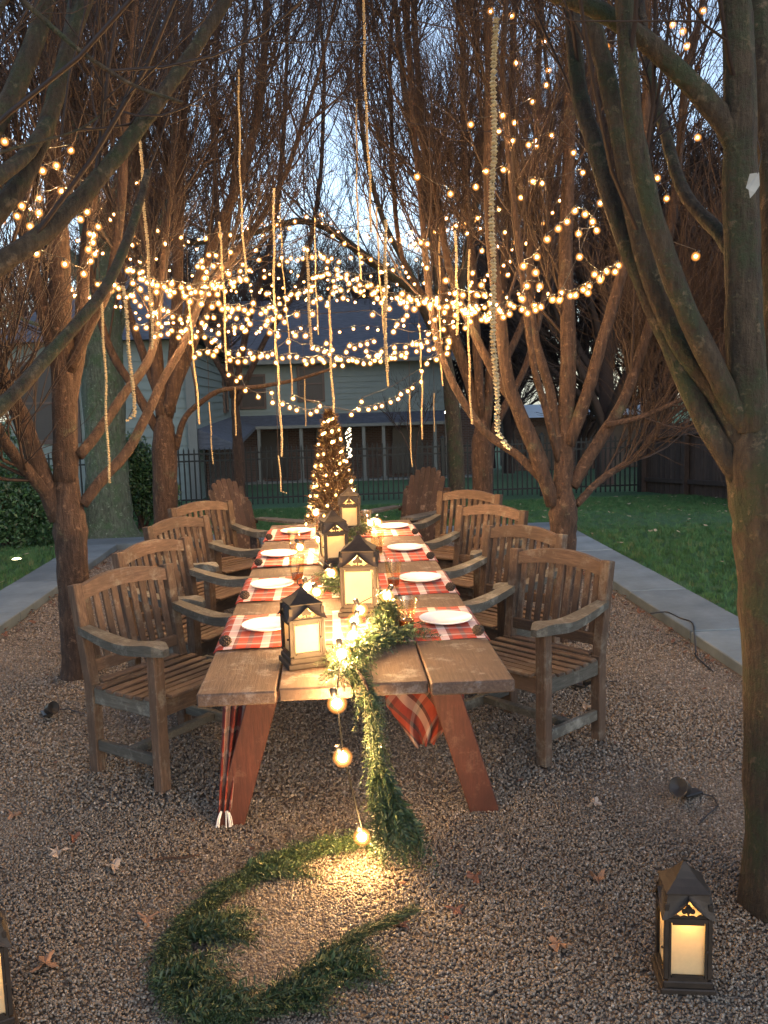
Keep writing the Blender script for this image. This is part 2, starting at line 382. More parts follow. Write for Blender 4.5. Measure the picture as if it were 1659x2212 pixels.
# ---- lawn blades
m, nt, b = nodes('grass_blade'); oi = N(nt, 'ShaderNodeObjectInfo')
nt.links.new(ramp(nt, oi.outputs['Random'], [(0, (.02, .075, .02)), (.5, (.035, .115, .035)), (.85, (.055, .15, .045)), (1, (.12, .14, .06))]), b.inputs['Base Color']); b.inputs['Roughness'].default_value = .7
tuft = []
for k in range(3):
    q = MB()
    for i in range(9):
        a = rnd.uniform(0, 6.28); r = rnd.uniform(0, .03); h = rnd.uniform(.03, .06); w = .003; bx, by = r * math.cos(a), r * math.sin(a); l = rnd.uniform(.005, .03); a2 = rnd.uniform(0, 6.28)
        q.add([(bx - w, by, 0), (bx + w, by, 0), (bx + l * math.cos(a2), by + l * math.sin(a2), h)], [(0, 1, 2)])
    tuft.append(bpy.data.objects.new('tuft', q.mesh('tuft', m)))
q = MB()
def strip(x0, x1, y0, y1):
    o = len(q.v); n = 8
    for j in range(n + 1):
        y = y0 + (y1 - y0) * j / n
        for x in (x0, x1): q.v.append((x, y, tz(x, y)))
    for j in range(n): q.f.append((o + 2 * j, o + 2 * j + 1, o + 2 * j + 3, o + 2 * j + 2)); q.mi.append(0)
strip(BXR + KW, 6.5, 3.0, 10.8); strip(-6.0, BXL - KW, 6.0, 10.8); strip(-6, 9, 10.9, 17.5)
tag(scatter('grass', q.mesh('sheet', M['lawn']), tuft, 420, .7, 1.3, tilt=.15, seed=4), 'short green lawn grass around the gravel bed', 'grass', kind='stuff')
# pale leaf litter on the lawn
m = simple('dry_leaf_litter', (.33, .27, .18), .8, var=.4, scale=20, bstr=0)
lf = []
for k in range(3):
    q2 = MB(); q2.add([(0, -1, 0), (.5, -.3, .2), (.35, .5, .1), (0, 1, .3), (-.4, .4, .15), (-.5, -.3, .0)], [(0, 1, 2, 3), (0, 3, 4, 5)]); lf.append(bpy.data.objects.new('leaf_bit', q2.mesh('leaf_bit', m)))
q = MB(); strip(BXR + KW, 6.5, 3.0, 10.8); strip(-6.0, BXL - KW, 6.0, 10.8); strip(-6, 9, 10.9, 17.5)
o = scatter('leaf_litter', q.mesh('sheet', M['lawn']), lf, 3.0, .02, .045, tilt=.4, seed=9); o.location.z = .035
_ll = 0
tag(o, 'small pale dry leaf bits scattered over the lawn', 'leaves', kind='stuff')

brl = []
m = simple('brown_leaf_litter', (.11, .05, .03), .8, var=.5, scale=20, bstr=0)
for k in range(3):
    q2 = MB(); q2.add([(0, -1, 0), (.5, -.3, .3), (.35, .5, .1), (0, 1, .4), (-.4, .4, .25), (-.5, -.3, .0)], [(0, 1, 2, 3), (0, 3, 4, 5)]); brl.append(bpy.data.objects.new('leaf_bit', q2.mesh('leaf_bit', m)))
q = MB()
for x0, x1 in ((BXR - .16, BXR - .01), (BXL + .01, BXL + .14)): q.add([(x0, 2.5, .022), (x1, 2.5, .022), (x1, 10.2, .022), (x0, 10.2, .022)], [(0, 1, 2, 3)])
tag(scatter('leaf_litter', q.mesh('sheet', m), brl, 90, .012, .032, tilt=.6, seed=12), 'brown leaf litter gathered along the inner edges of the stone kerb', 'leaves', kind='stuff')
tag(scatter('leaf_litter', sheet(-2.4, 2.15, 1.8, 9.5, .016), brl, 5, .008, .02, tilt=.5, seed=15), 'small broken brown leaf bits strewn over the gravel', 'leaves', kind='stuff')

# ------------------------------------------------------------------ neighbour's house
def AZ(x, y, Y): return float(A(x, y, Y)[2])
def AX(x, y, Y): return float(A(x, y, Y)[0])
HY, WY = 38.0, 23.0
zg = tz(0, HY); z_gut = AZ(620, 918, HY); z_eave = AZ(650, 779, HY); z_ridge = AZ(650, 648, HY + 6)
xl, xr = AX(498, 850, HY), AX(962, 850, HY); xw = AX(424, 960, WY); xw0 = AX(20, 900, WY)
house = empty('neighbour_house', (0, HY, zg))
tag(house, 'two storey pale sided house with grey roof behind the iron fence', 'house')
def hpart(mbx, name, mat, parent=house, **kw):
    o = mbx.obj(name, mat, None, **kw); o.parent = parent
    o.matrix_parent_inverse = Matrix.Identity(4); o.location = Vector(o.location) - Vector((0, HY, zg)) if parent is house else o.location
    return o
m, nt, b = nodes('dark_brick'); bt = N(nt, 'ShaderNodeTexBrick'); bt.inputs['Scale'].default_value = 1; bt.inputs['Brick Width'].default_value = .22; bt.inputs['Row Height'].default_value = .075; bt.inputs['Mortar Size'].default_value = .01
bt.inputs['Color1'].default_value = (.05, .028, .024, 1); bt.inputs['Color2'].default_value = (.085, .048, .04, 1); bt.inputs['Mortar'].default_value = (.10, .09, .085, 1)
tc = N(nt, 'ShaderNodeTexCoord'); mp = N(nt, 'ShaderNodeMapping'); mp.inputs[2].default_value = (math.pi / 2, 0, 0); nt.links.new(tc.outputs['Object'], mp.inputs[0]); nt.links.new(mp.outputs[0], bt.inputs[0]); nt.links.new(bt.outputs[0], b.inputs['Base Color']); b.inputs['Roughness'].default_value = .9; M['brick'] = m
m, nt, b = nodes('blue_grey_shingle'); v = coords(nt, (1, 1, 6)); n1 = noise(nt, v, 3.5, 5, .7)
nt.links.new(ramp(nt, n1, [(.3, (.035, .042, .058)), (.7, (.075, .088, .115))]), b.inputs['Base Color']); b.inputs['Roughness'].default_value = .9; bump(nt, b, n1, .5, .03); M['roof'] = m
def vwall(name, a, c, z0, z1, mat, th=.2):
    q = MB(); a = Vector((a[0], a[1], 0)); c = Vector((c[0], c[1], 0)); d = (c - a); n = Vector((d.y, -d.x, 0)).normalized()
    ctr = (a + c) / 2 - n * th / 2
    R = Matrix.Rotation(math.atan2(d.y, d.x), 3, 'Z')
    q.box((ctr.x, ctr.y, (z0 + z1) / 2), (d.length, th, z1 - z0), R); return hpart(q, name, mat)
def siding(a, c, z0, z1, step=.235):
    a = Vector((a[0], a[1], 0)); c = Vector((c[0], c[1], 0)); d = c - a; L = d.length; R = Matrix.Rotation(math.atan2(d.y, d.x), 4, 'Z')
    q = MB(); q.add([(-L / 2, -.012, 0), (L / 2, -.012, 0), (L / 2, -.045, 0), (-L / 2, -.045, 0), (-L / 2, -.012, step), (L / 2, -.012, step)], [(0, 1, 2, 3), (3, 2, 5, 4), (0, 3, 4), (1, 5, 2)])
    me = q.mesh('siding_board', M['siding']); z = z0; ctr = (a + c) / 2
    while z < z1 - .05:
        o = link('siding_board', me, house); o.location = (ctr.x, ctr.y - HY, z - zg); o.rotation_euler = (0, 0, math.atan2(d.y, d.x)); z += step
# main upper wall, side wall, wing wall
vwall('wall', (xl, HY), (xr, HY), z_gut + .3, z_eave, M['siding']); siding((xl, HY), (xr, HY), z_gut + .3, z_eave)
vwall('wall', (xw, WY), (xl, HY), tz(0, WY) - .3, z_eave, M['siding']); siding((xw, WY), (xl, HY), z_gut + .35, z_eave)
vwall('wall', (xw0, WY), (xw, WY), tz(0, WY) - .3, z_eave, M['siding']); siding((xw0, WY), (xw, WY), tz(0, WY), z_eave)
vwall('brick_wall', (xl, HY + 1.6), (xr + 1.5, HY + 1.6), zg - .3, z_gut + .4, M['brick'])
d_ = Vector((xl - xw, HY - WY, 0)).normalized(); nrm = Vector((d_.y, -d_.x, 0))
q = MB(); a0 = Vector((xw, WY, 0)) + d_ * 2.2 + nrm * .05; a1 = Vector((xl, HY, 0)) + nrm * .05
q.box(((a0.x + a1.x) / 2, (a0.y + a1.y) / 2, (zg + z_gut) / 2), ((a1 - a0).length, .06, z_gut - zg), Matrix.Rotation(math.atan2(d_.y, d_.x), 3, 'Z')); hpart(q, 'brick_wall', M['brick'])
q = MB(); q.box((xw - .06, WY - .09, (z_eave + tz(0, WY)) / 2), (.22, .1, z_eave - tz(0, WY))); hpart(q, 'corner_board', M['trim'])
# pent roof over the porch, with gutter
q = MB(); q.add([(xl - .1, HY - 1.0, z_gut), (xr + .3, HY - 1.0, z_gut), (xr + .3, HY - .05, z_gut + .42), (xl - .1, HY - .05, z_gut + .42), (xl - .1, HY - 1.0, z_gut - .06), (xr + .3, HY - 1.0, z_gut - .06), (xr + .3, HY - .05, z_gut - .06), (xl - .1, HY - .05, z_gut - .06)], [(0, 1, 2, 3), (4, 7, 6, 5), (0, 4, 5, 1), (1, 5, 6, 2), (3, 2, 6, 7), (0, 3, 7, 4)]); hpart(q, 'porch_roof', M['roof'])
q = MB(); q.box(((xl + xr) / 2, HY - 1.06, z_gut - .05), (xr - xl + .6, .1, .12)); hpart(q, 'gutter', M['trim'])
o1 = Vector((xw, WY, 0)); o2 = Vector((xl, HY, 0)); q = MB(); e = nrm * 1.0
q.add([(*(o1 + e).xy, z_gut), (*(o2 + e).xy, z_gut), (*(o2 + nrm * .05).xy, z_gut + .42), (*(o1 + nrm * .05).xy, z_gut + .42), (*(o1 + e).xy, z_gut - .12), (*(o2 + e).xy, z_gut - .12), (*(o2 + nrm * .05).xy, z_gut - .1), (*(o1 + nrm * .05).xy, z_gut - .1)], [(0, 1, 2, 3), (4, 7, 6, 5), (0, 4, 5, 1), (0, 3, 7, 4), (1, 5, 6, 2)]); hpart(q, 'porch_roof', M['roof'])
# main roof (hipped at the right), wing roof
q = MB(); rl, rr = xl - .5, xr + .45; ey = HY - .55
q.add([(rl - 6, ey, z_eave), (rr, ey, z_eave), (AX(885, 650, HY + 6), HY + 6, z_ridge), (rl - 6, HY + 6, z_ridge), (rr, HY + 12, z_eave), (rl - 6, HY + 12, z_eave)], [(0, 1, 2, 3), (1, 4, 2), (3, 2, 4, 5), (0, 5, 4, 1)]); hpart(q, 'roof', M['roof'])
q = MB(); wx0, wx1 = xw0 - .5, xw + .5; mx = (wx0 + wx1) / 2
q.add([(wx0, WY - .5, z_eave), (wx1, WY - .5, z_eave), (xl + .4, HY + 5, z_eave), (wx0, HY + 5, z_eave), (mx, WY + 5, z_ridge - .4), (mx, HY + 5, z_ridge - .4)], [(0, 1, 4), (1, 2, 5, 4), (0, 4, 5, 3), (0, 3, 2, 1)]); hpart(q, 'roof', M['roof'])
q = MB(); q.box(((rl + rr) / 2, ey - .05, z_eave - .06), (rr - rl, .12, .16)); hpart(q, 'gutter', M['trim'])
def window(x0, x1, z0, z1, y, ang=0.0, cx=None):
    w = empty('window', (0, 0, 0)); w.parent = house; w.location = (cx if cx is not None else (x0 + x1) / 2, y - HY, (z0 + z1) / 2 - zg); w.rotation_euler = (0, 0, ang)
    W_, H_ = x1 - x0, z1 - z0; q = MB()
    for sx in (-1, 1): q.box((sx * W_ / 2, -.07, 0), (.1, .08, H_ + .1))
    for sz in (-1, 0, 1): q.box((0, -.072, sz * H_ / 2), (W_ - .1, .076 if sz else .05, .1 if sz else .06))
    q.obj('frame', M['sash'], w)
    q = MB(); q.box((0, -.05, 0), (W_, .01, H_)); q.obj('pane', M['glass_dark'], w)
for (a, c_, t, u) in ((519, 572, 812, 882), (645, 699, 793, 866)):
    window(AX(a, 840, HY), AX(c_, 840, HY), AZ(a, u, HY), AZ(a, t, HY), HY)
pA = Vector((xw, WY, 0)) + (Vector((xl, HY, 0)) - Vector((xw, WY, 0))) * .72
window(-.9, .9, z_gut + .7, z_eave - .35, pA.y, math.atan2(d_.y, d_.x), pA.x)
window(-.7, .7, tz(0, WY) + 1.6, z_eave - .5, WY, 0, AX(108, 900, WY))
for px in (560, 651, 786, 829, 940):
    q = MB(); x = AX(px, 960, HY - .9); q.box((x, HY - .9, (zg + z_gut) / 2 - .05), (.14, .14, z_gut - zg - .02), bev=.01); q.box((x, HY - .9, zg + .1), (.28, .28, .2)); hpart(q, 'porch_post', M['trim'])
q = MB(); q.box(((xl + xr) / 2, HY - 1.0, zg + .06), (xr - xl + 2, .5, .16)); hpart(q, 'porch_edge', M['trim'])
for px in (590, 715, 880):
    x = AX(px, 960, HY + 1.5); q = MB(); q.box((x, HY + 1.48, zg + 1.1), (1.3, .06, 2.0)); hpart(q, 'porch_door', M['glass_dark'])
# porch lamp at the right end
lamp = empty('porch_lamp', (AX(966, 890, 30), 30, AZ(966, 890, 30))); tag(lamp, 'small lit wall lamp glowing at the right end of the house', 'lamp')
q = MB(); q.box((0, .12, 0), (.1, .2, .16)); q.lathe([(.02, .16), (.13, .08), (.14, .06)], 10); q.obj('bracket', M['black'], lamp)
q = MB(); q.ball((0, 0, 0), .085, 10, 8); q.obj('globe', emis('porch_glow', (1, .72, .45), 30), lamp)
q = MB(); q.box((0, .2, -.8), (.12, .12, 2.6)); q.obj('post', M['black'], lamp)

# low garage with pale roof to the right
gar = empty('garage', (AX(1260, 900, 46), 46, tz(0, 46))); tag(gar, 'low brick garage with pale metal roof beyond the fence on the right', 'garage')
gz = tz(0, 46); gt = AZ(1350, 896, 46) - gz
q = MB(); q.box((0, 2, gt / 2), (7.2, 4, gt)); q.obj('wall', M['brick'], gar)
q = MB(); q.add([(-3.8, -.4, gt), (3.9, -.4, gt + .02), (3.9, 2.2, gt + .62), (-3.8, 2.2, gt + .62), (-3.8, 4.6, gt), (3.9, 4.6, gt)], [(0, 1, 2, 3), (3, 2, 5, 4), (0, 3, 4), (1, 5, 2)]); q.obj('roof', simple('pale_sheet_roof', (.62, .70, .74), .35, 0, .05, 2, bstr=0), gar)
for k in (-1, 1): q = MB(); q.box((k * 1.8, -.03, gt * .42), (2.4, .06, gt * .8)); q.obj('garage_door', M['sash'], gar)

# ------------------------------------------------------------------ black iron fence
FY = 19.7; fx0, fx1 = AX(60, 1000, FY), AX(1392, 1000, FY)
fence = empty('iron_fence', (0, FY, 0)); tag(fence, 'black iron picket fence between the lawn and the neighbouring house', 'fence')
FH = 1.22; q = MB(); q.box((0, 0, FH / 2), (.03, .03, FH)); q.lathe([(.018, FH - .02), (.001, FH + .05)], 4); pm = q.mesh('picket', M['iron'])
q = MB(); q.box((0, 0, .66), (.085, .085, 1.36), bev=.006); q.box((0, 0, 1.35), (.11, .11, .03)); q.lathe([(.06, 1.36), (.001, 1.42)], 4); pom = q.mesh('post', M['iron'])
zf = tz(2, FY); npk = 122
for i in range(npk + 1):
    x = fx0 + (fx1 - fx0) * i / npk
    if i % 20 == 1: link('post', pom, fence, loc=(x, 0, zf - .02))
    else: link('picket', pm, fence, loc=(x, 0, zf + .02), rot=(0, rnd.uniform(-.004, .004), 0))
for h in (.16, 1.0, 1.15):
    q = MB(); q.box(((fx0 + fx1) / 2, 0, zf + h), (fx1 - fx0, .034, .034)); q.obj('rail', M['iron'], fence)
# ------------------------------------------------------------------ dark board fence on the right
f0 = Vector((fx1 + .05, FY, 0)); f1_ = A(1569, 1000, 15.6); f1 = Vector((f1_[0], 15.6, 0)); dd = (f1 - f0); f1 = f0 + dd * 2.1; dd = f1 - f0; L = dd.length; ang = math.atan2(dd.y, dd.x)
wf = empty('board_fence', (f0.x, f0.y, 0), ang); tag(wf, 'dark brown vertical board fence running along the right side of the lawn', 'fence')
q = MB(); q.box((0, 0, .74), (.135, .022, 1.5), bev=.003); bmh = q.mesh('board', M['dirtbrown'])
nb = int(L / .142)
for i in range(nb):
    x = (i + .5) * .142; y = f0.y + dd.y * x / L
    link('board', bmh, wf, loc=(x, rnd.uniform(-.004, .004), tz(5, y) + rnd.uniform(-.01, .01)), rot=(0, rnd.uniform(-.006, .006), 0))
for k in range(int(L / 2.4) + 1):
    x = k * 2.4 + .05; y = f0.y + dd.y * x / L; q = MB(); q.box((x, -.08, tz(5, y) + .76), (.1, .1, 1.56)); q.obj('post', M['dirtbrown'], wf)
za, zb = tz(5, f0.y), tz(5, f1.y)
for h in (.3, 1.25): q = MB(); q.beam((0, -.05, za + h), (L, -.05, zb + h), .045, .09); q.obj('rail', M['dirtbrown'], wf)

# ------------------------------------------------------------------ evergreen shrubs
m, nt, b = nodes('evergreen_leaf'); ge = N(nt, 'ShaderNodeNewGeometry')
nt.links.new(ramp(nt, ge.outputs['Random Per Island'], [(0, (.012, .035, .015)), (.6, (.025, .07, .025)), (1, (.05, .11, .035))]), b.inputs['Base Color']); b.inputs['Roughness'].default_value = .5; M['leaf'] = m
def leafcloud(lumps, n, size):
    c = np.array([l[0] for l in lumps]); r = np.array([l[1] for l in lumps]); k = rng.integers(0, len(lumps), n)
    d = unit(rng.normal(size=(n, 3))) * (rng.uniform(.25, 1, (n, 1)) ** .4); P = c[k] + d * r[k]
    u = unit(rng.normal(size=(n, 3))); w = unit(np.cross(u, rng.normal(size=(n, 3)))); s = size * rng.uniform(.6, 1.3, (n, 1))
    V = np.stack([P - u * s, P + w * s * .4, P + u * s, P - w * s * .4], 1).reshape(-1, 3)
    return V, np.arange(n * 4).reshape(n, 4)
def shrub(label, base, lumps, n, size):
    e = empty('evergreen_shrub', base); tag(e, label, 'shrub', 'evergreen shrubs by the lawn')
    V, F = leafcloud(lumps, n, size); o = link('foliage', np_mesh('foliage', V, F, M['leaf']), e); tag(o, kind='stuff')
    q = MB()
    for i in range(6):
        c = lumps[i % len(lumps)][0]; q.tube([(rnd.uniform(-.08, .08), rnd.uniform(-.08, .08), -.03), (c[0] * .5, c[1] * .5, c[2] * .5), (c[0], c[1], c[2] + .1)], [.03, .02, .008], 6)
    q.obj('stem', M['bark'], e)
def lumpset(w, h, n):
    return [((rnd.uniform(-w, w) * .55, rnd.uniform(-w, w) * .55, h * rnd.uniform(.3, .75)), (w * rnd.uniform(.45, .7), w * rnd.uniform(.45, .7), h * rnd.uniform(.28, .42))) for _ in range(n)]
p = A(20, 1120, 11.2); shrub('rounded dark evergreen shrub at the left edge beside the grey trunked tree', (p[0], 11.2, tz(0, 11.2)), lumpset(.72, 1.1, 12), 16000, .03)
p = A(302, 1050, 13.0); shrub('tall dark evergreen shrub just right of the big oak trunk', (p[0], 13.0, tz(0, 13)), lumpset(.5, 1.35, 12), 14000, .03)
p = A(-60, 1120, 13.5); shrub('dark evergreen shrub half outside the picture at the far left', (p[0], 13.5, tz(0, 13.5)), lumpset(.9, 1.5, 12), 10000, .04)
# glowing ground light in the left lawn
p = G(36, 1211, .05); e = empty('ground_light', (p[0], p[1], .045)); tag(e, 'small round light glowing in the grass at the far left', 'garden light')
q = MB(); q.lathe([(.055, -.03), (.06, .02), (.048, .022)], 14); q.obj('housing', M['black'], e)
q = MB(); q.lathe([(.048, .02), (.03, .032), (.0005, .036)], 14); q.obj('lens', emis('ground_glow', (1, .85, .5), 6), e)

# ------------------------------------------------------------------ trees
def resamp(P, k):
    P = np.asarray(P); s = np.r_[0, np.cumsum(np.linalg.norm(np.diff(P, axis=0), axis=1))]; t = np.linspace(0, s[-1], k)
    return np.stack([np.interp(t, s, P[:, i]) for i in range(3)], 1)
def twig_cut(B, table=True):
    P, R = B
    bad = ((np.abs(P[:, :, 0]) < 1.25) & (P[:, :, 2] < 2.05) & (P[:, :, 1] > 1.0) & (P[:, :, 1] < 8.6)).any(1) | (P[:, :, 2] < .9).any(1) | ((P[:, :, 1] < 2.0) & (np.abs(P[:, :, 0] + .06) < 1.6 * np.abs(P[:, :, 1]) + .2)).any(1)
    return P[~bad], R[~bad]
def traced_tree(label, trunk, Y0, limbs, mat=None, per=(16, 9, 8), extend=2.2, dens=1.0, group='grey barked trees in rows beside the table', flare=1.25, base_z=-.05, name='bare_tree', ln=(1.35, .75, .42), rm=(.0045, .0024, .0017), rmax=.013, lf=1.0):
    limbs = [(a_, b_ * lf, c_ * lf, d_) for a_, b_, c_, d_ in limbs]; trunk = trunk[:-1] + [(trunk[-1][0], trunk[-1][1], min(trunk[-1][2], limbs[0][1] * .8))]
    mat = mat or M['bark']
    T = [tuple(A(x, y, Y0)) for x, y, r in trunk]; rr = [r for *_, r in trunk]
    b0 = T[0]; base = (b0[0], Y0, base_z)
    root = empty(name, base); tag(root, label, 'tree', group)
    T[0] = (b0[0], Y0, base_z); org = np.array(base)
    P = catmull(np.array(T), 22); Rr = np.interp(np.linspace(0, 1, 22), np.linspace(0, 1, len(rr)), rr)
    Rr[0] *= flare; Rr[1] *= 1 + (flare - 1) * .4
    q = MB(); q.tube(P - org, list(Rr), 14, jit=.07); q.obj('trunk', mat, root, smooth=True)
    LP = []; LR = []
    for (pts, r0, r1, dy) in limbs:
        n = len(pts); W = np.array([A(x, y, Y0 + dy * (i / (n - 1)) ** 1.1) for i, (x, y) in enumerate(pts)])
        P = catmull(W, 4 * n); ext = P[-1, 2] > 1.9 and r1 > .0125
        if ext:
            d = unit(P[-1] - P[-4]); cur = P[-1]; E = []; st = extend / 6
            for j in range(6):
                d = unit(d + np.array([0, 0, .18]) + rng.normal(0, .07, 3)); cur = cur + d * st; E.append(cur)
            Pf = np.vstack([P, E])
        else: Pf = P
        n1 = len(P); Rf = np.r_[np.linspace(r0, r1, n1), np.linspace(r1, r1 * .3, len(Pf) - n1)] if ext else np.linspace(r0, r1, n1)
        q = MB(); q.tube(Pf - org, list(Rf), 9, jit=.08); q.obj('limb', mat, root, smooth=True)
        S = resamp(Pf, 14); LP.append(S); s = np.linspace(0, 1, 14); LR.append(np.interp(s, np.linspace(0, 1, len(Rf)), Rf))
    B1 = (np.array(LP), np.array(LR))
    B2 = twig_cut(spawn(*B1, int(per[0] * dens), .18, .98, 34, ln[0], .45, .36, 9, 1.4, .10, rm[0], rmax))
    B3 = twig_cut(spawn(*B2, per[1], .12, .98, 32, ln[1], .25, .6, 6, .9, .13, rm[1]))
    B4 = twig_cut(spawn(*B3, per[2], .1, .98, 34, ln[2], .15, .8, 4, .5, .15, rm[2]))
    V, F = tubes_np([B2, B3, B4]); o = link('twigs', np_mesh('twigs', V - org, F, M['twig']), root); tag(o, kind='stuff')
    return root
# near right
traced_tree('thick mossy multi-stemmed tree filling the right edge nearest the camera', [(1695, 1960, .125), (1688, 1500, .115), (1668, 1180, .112), (1645, 1000, .112), (1640, 900, .095)], 2.65, [
    ([(1625, 930), (1608, 700), (1600, 420), (1595, 150), (1588, -40)], .075, .05, .0),
    ([(1655, 940), (1680, 700), (1672, 400), (1650, 150), (1640, -40)], .06, .045, .3),
    ([(1600, 1030), (1520, 900), (1430, 700), (1345, 500), (1290, 330), (1252, 200), (1236, 40), (1232, -60)], .048, .028, .5),
    ([(1612, 980), (1555, 860), (1470, 740), (1395, 560), (1350, 350), (1302, 130), (1255, -30)], .05, .032, .25),
    ([(1615, 940), (1560, 830), (1490, 690), (1432, 540), (1388, 380), (1366, 250), (1352, 60), (1345, -60)], .045, .03, -.1),
    ([(1597, 320), (1540, 235), (1460, 150), (1390, 85), (1290, 22), (1180, -20)], .045, .028, .0),
    ([(1590, 560), (1550, 500), (1480, 420), (1440, 300), (1405, 160), (1385, 20)], .03, .02, .8),
], M['bark_green'], per=(7, 5, 5), group='grey barked trees in rows beside the table', flare=1.15, rmax=.009, lf=.8)
# near left, trunk outside the picture
traced_tree('near left tree whose mossy limbs sweep in over the upper left corner', [(-480, 2060, .13), (-470, 1700, .12), (-440, 1300, .12), (-400, 1050, .11)], 2.35, [
    ([(-400, 1080), (-250, 800), (-100, 650), (0, 572), (100, 500), (200, 400), (300, 275), (390, 150), (470, 30), (530, -70)], .05, .026, .75),
    ([(-400, 1150), (-200, 1020), (-60, 930), (30, 850), (120, 750), (215, 640), (258, 560), (292, 470), (320, 370)], .04, .018, .9),
    ([(-400, 1050), (-220, 700), (-60, 520), (40, 400), (100, 270), (150, 100), (200, -40)], .05, .03, .5),
    ([(-400, 1000), (-300, 600), (-150, 400), (-20, 280), (60, 130), (110, -40)], .05, .035, .3),
    ([(-150, 400), (-60, 150), (20, -10), (60, 12), (160, 100), (230, 150), (300, 190), (395, 222)], .012, .007, .1),
    ([(-100, 380), (0, 330), (90, 305), (170, 280), (230, 240), (270, 215)], .007, .003, .5),
    ([(-60, 420), (60, 330), (130, 200), (150, 60), (165, -60)], .03, .022, .9),
], M['bark_green'], per=(4, 5, 6), rmax=.008, lf=.68)
# second left
traced_tree('brown trunk left of the nearest left chair with wide forked limbs', [(165, 1462, .088), (160, 1300, .09), (152, 1150, .10), (142, 1020, .088)], 5.5, [
    ([(142, 1040), (140, 900), (132, 720), (128, 560), (118, 420), (108, 250), (100, 60)], .078, .045, .1),
    ([(130, 1120), (80, 1000), (45, 900), (15, 840), (-20, 740), (-50, 600), (-70, 400)], .062, .035, -.3),
    ([(120, 1090), (70, 1030), (20, 970), (-20, 900), (-60, 800)], .04, .025, -.6),
    ([(178, 1090), (225, 1030), (275, 975), (320, 890), (352, 820), (395, 745), (440, 640), (500, 560)], .036, .02, .6),
    ([(170, 985), (215, 930), (262, 860), (320, 780), (340, 700), (350, 580), (372, 400)], .034, .02, .9),
    ([(140, 900), (170, 760), (178, 640), (186, 520), (205, 380), (212, 200)], .048, .026, .4),
    ([(135, 830), (95, 680), (55, 520), (22, 380), (0, 200)], .045, .028, .1),
    ([(150, 800), (195, 700), (240, 600), (262, 430), (270, 260), (285, 60)], .036, .02, -.3),
])
traced_tree('second tree in the left row behind the left chairs', [(358, 1280, .11), (357, 1100, .112), (355, 960, .115), (355, 880, .10)], 8.7, [
    ([(352, 900), (338, 780), (330, 620), (308, 450), (292, 280), (280, 60)], .07, .035, .3),
    ([(360, 900), (392, 770), (415, 650), (462, 520), (520, 380), (560, 230), (575, 40)], .065, .03, -.4),
    ([(365, 890), (378, 740), (385, 560), (388, 380), (400, 180), (410, 20)], .06, .035, .4),
    ([(380, 970), (398, 905), (440, 865), (482, 842), (560, 835), (640, 820), (712, 798)], .032, .012, -.6),
    ([(340, 930), (290, 840), (240, 760), (210, 660), (190, 540), (180, 380)], .045, .025, .2),
    ([(345, 860), (300, 740), (258, 600), (235, 440), (225, 240)], .045, .022, .8),
    ([(372, 860), (420, 740), (470, 600), (500, 420), (515, 250), (530, 60)], .04, .02, .5),
], per=(21, 9, 8))
# right row
traced_tree('forked tree rising behind the nearest right chair beside the kerb', [(1213, 1405, .082), (1216, 1200, .086), (1217, 1110, .095), (1218, 1050, .085)], 5.85, [
    ([(1214, 1080), (1222, 920), (1228, 760), (1222, 560), (1228, 360), (1232, 120)], .065, .035, .2),
    ([(1196, 1090), (1150, 960), (1100, 830), (1082, 700), (1065, 560), (1056, 400), (1058, 180)], .05, .028, -.2),
    ([(1185, 1050), (1120, 985), (1050, 935), (990, 850), (948, 750), (925, 620), (910, 440), (890, 240)], .030, .018, .3),
    ([(1180, 1010), (1130, 900), (1070, 810), (1015, 700), (970, 580), (945, 430), (900, 250), (880, 60)], .034, .02, .7),
    ([(1235, 1050), (1290, 960), (1345, 870), (1385, 760), (1420, 640), (1450, 480), (1470, 300)], .045, .026, .4),
    ([(1245, 1090), (1300, 1035), (1375, 985), (1430, 915), (1500, 860), (1545, 838)], .026, .014, .6),
    ([(1310, 918), (1370, 905), (1435, 880), (1500, 845), (1560, 800)], .02, .01, -.2),
    ([(1228, 960), (1265, 860), (1300, 740), (1335, 620), (1370, 480), (1392, 300), (1400, 100)], .045, .025, -.2),
    ([(1208, 980), (1190, 850), (1158, 740), (1145, 620), (1150, 450), (1160, 280), (1165, 60)], .035, .02, .5),
    ([(1208, 1000), (1175, 870), (1155, 800), (1140, 700), (1120, 520), (1100, 350), (1085, 150)], .024, .016, -.5),
], per=(16, 9, 8))
traced_tree('third tree of the right row beyond the farthest right chair', [(1042, 1250, .10), (1043, 1080, .105), (1042, 960, .11), (1042, 900, .09)], 8.9, [
    ([(1040, 930), (1010, 810), (968, 670), (938, 500), (918, 320), (900, 120)], .055, .03, .2),
    ([(1046, 930), (1062, 790), (1085, 620), (1100, 430), (1105, 220), (1110, 40)], .06, .03, .3),
    ([(1040, 900), (1030, 740), (1020, 560), (1005, 380), (1000, 180)], .05, .028, -.3),
    ([(1050, 960), (1090, 880), (1140, 780), (1175, 640), (1200, 460), (1215, 250)], .04, .022, .4),
    ([(1035, 900), (985, 760), (930, 660), (870, 560), (850, 400), (845, 220)], .035, .02, .9),
    ([(1050, 850), (1120, 720), (1170, 560), (1190, 360), (1185, 180)], .04, .02, .8),
], per=(22, 9, 8))
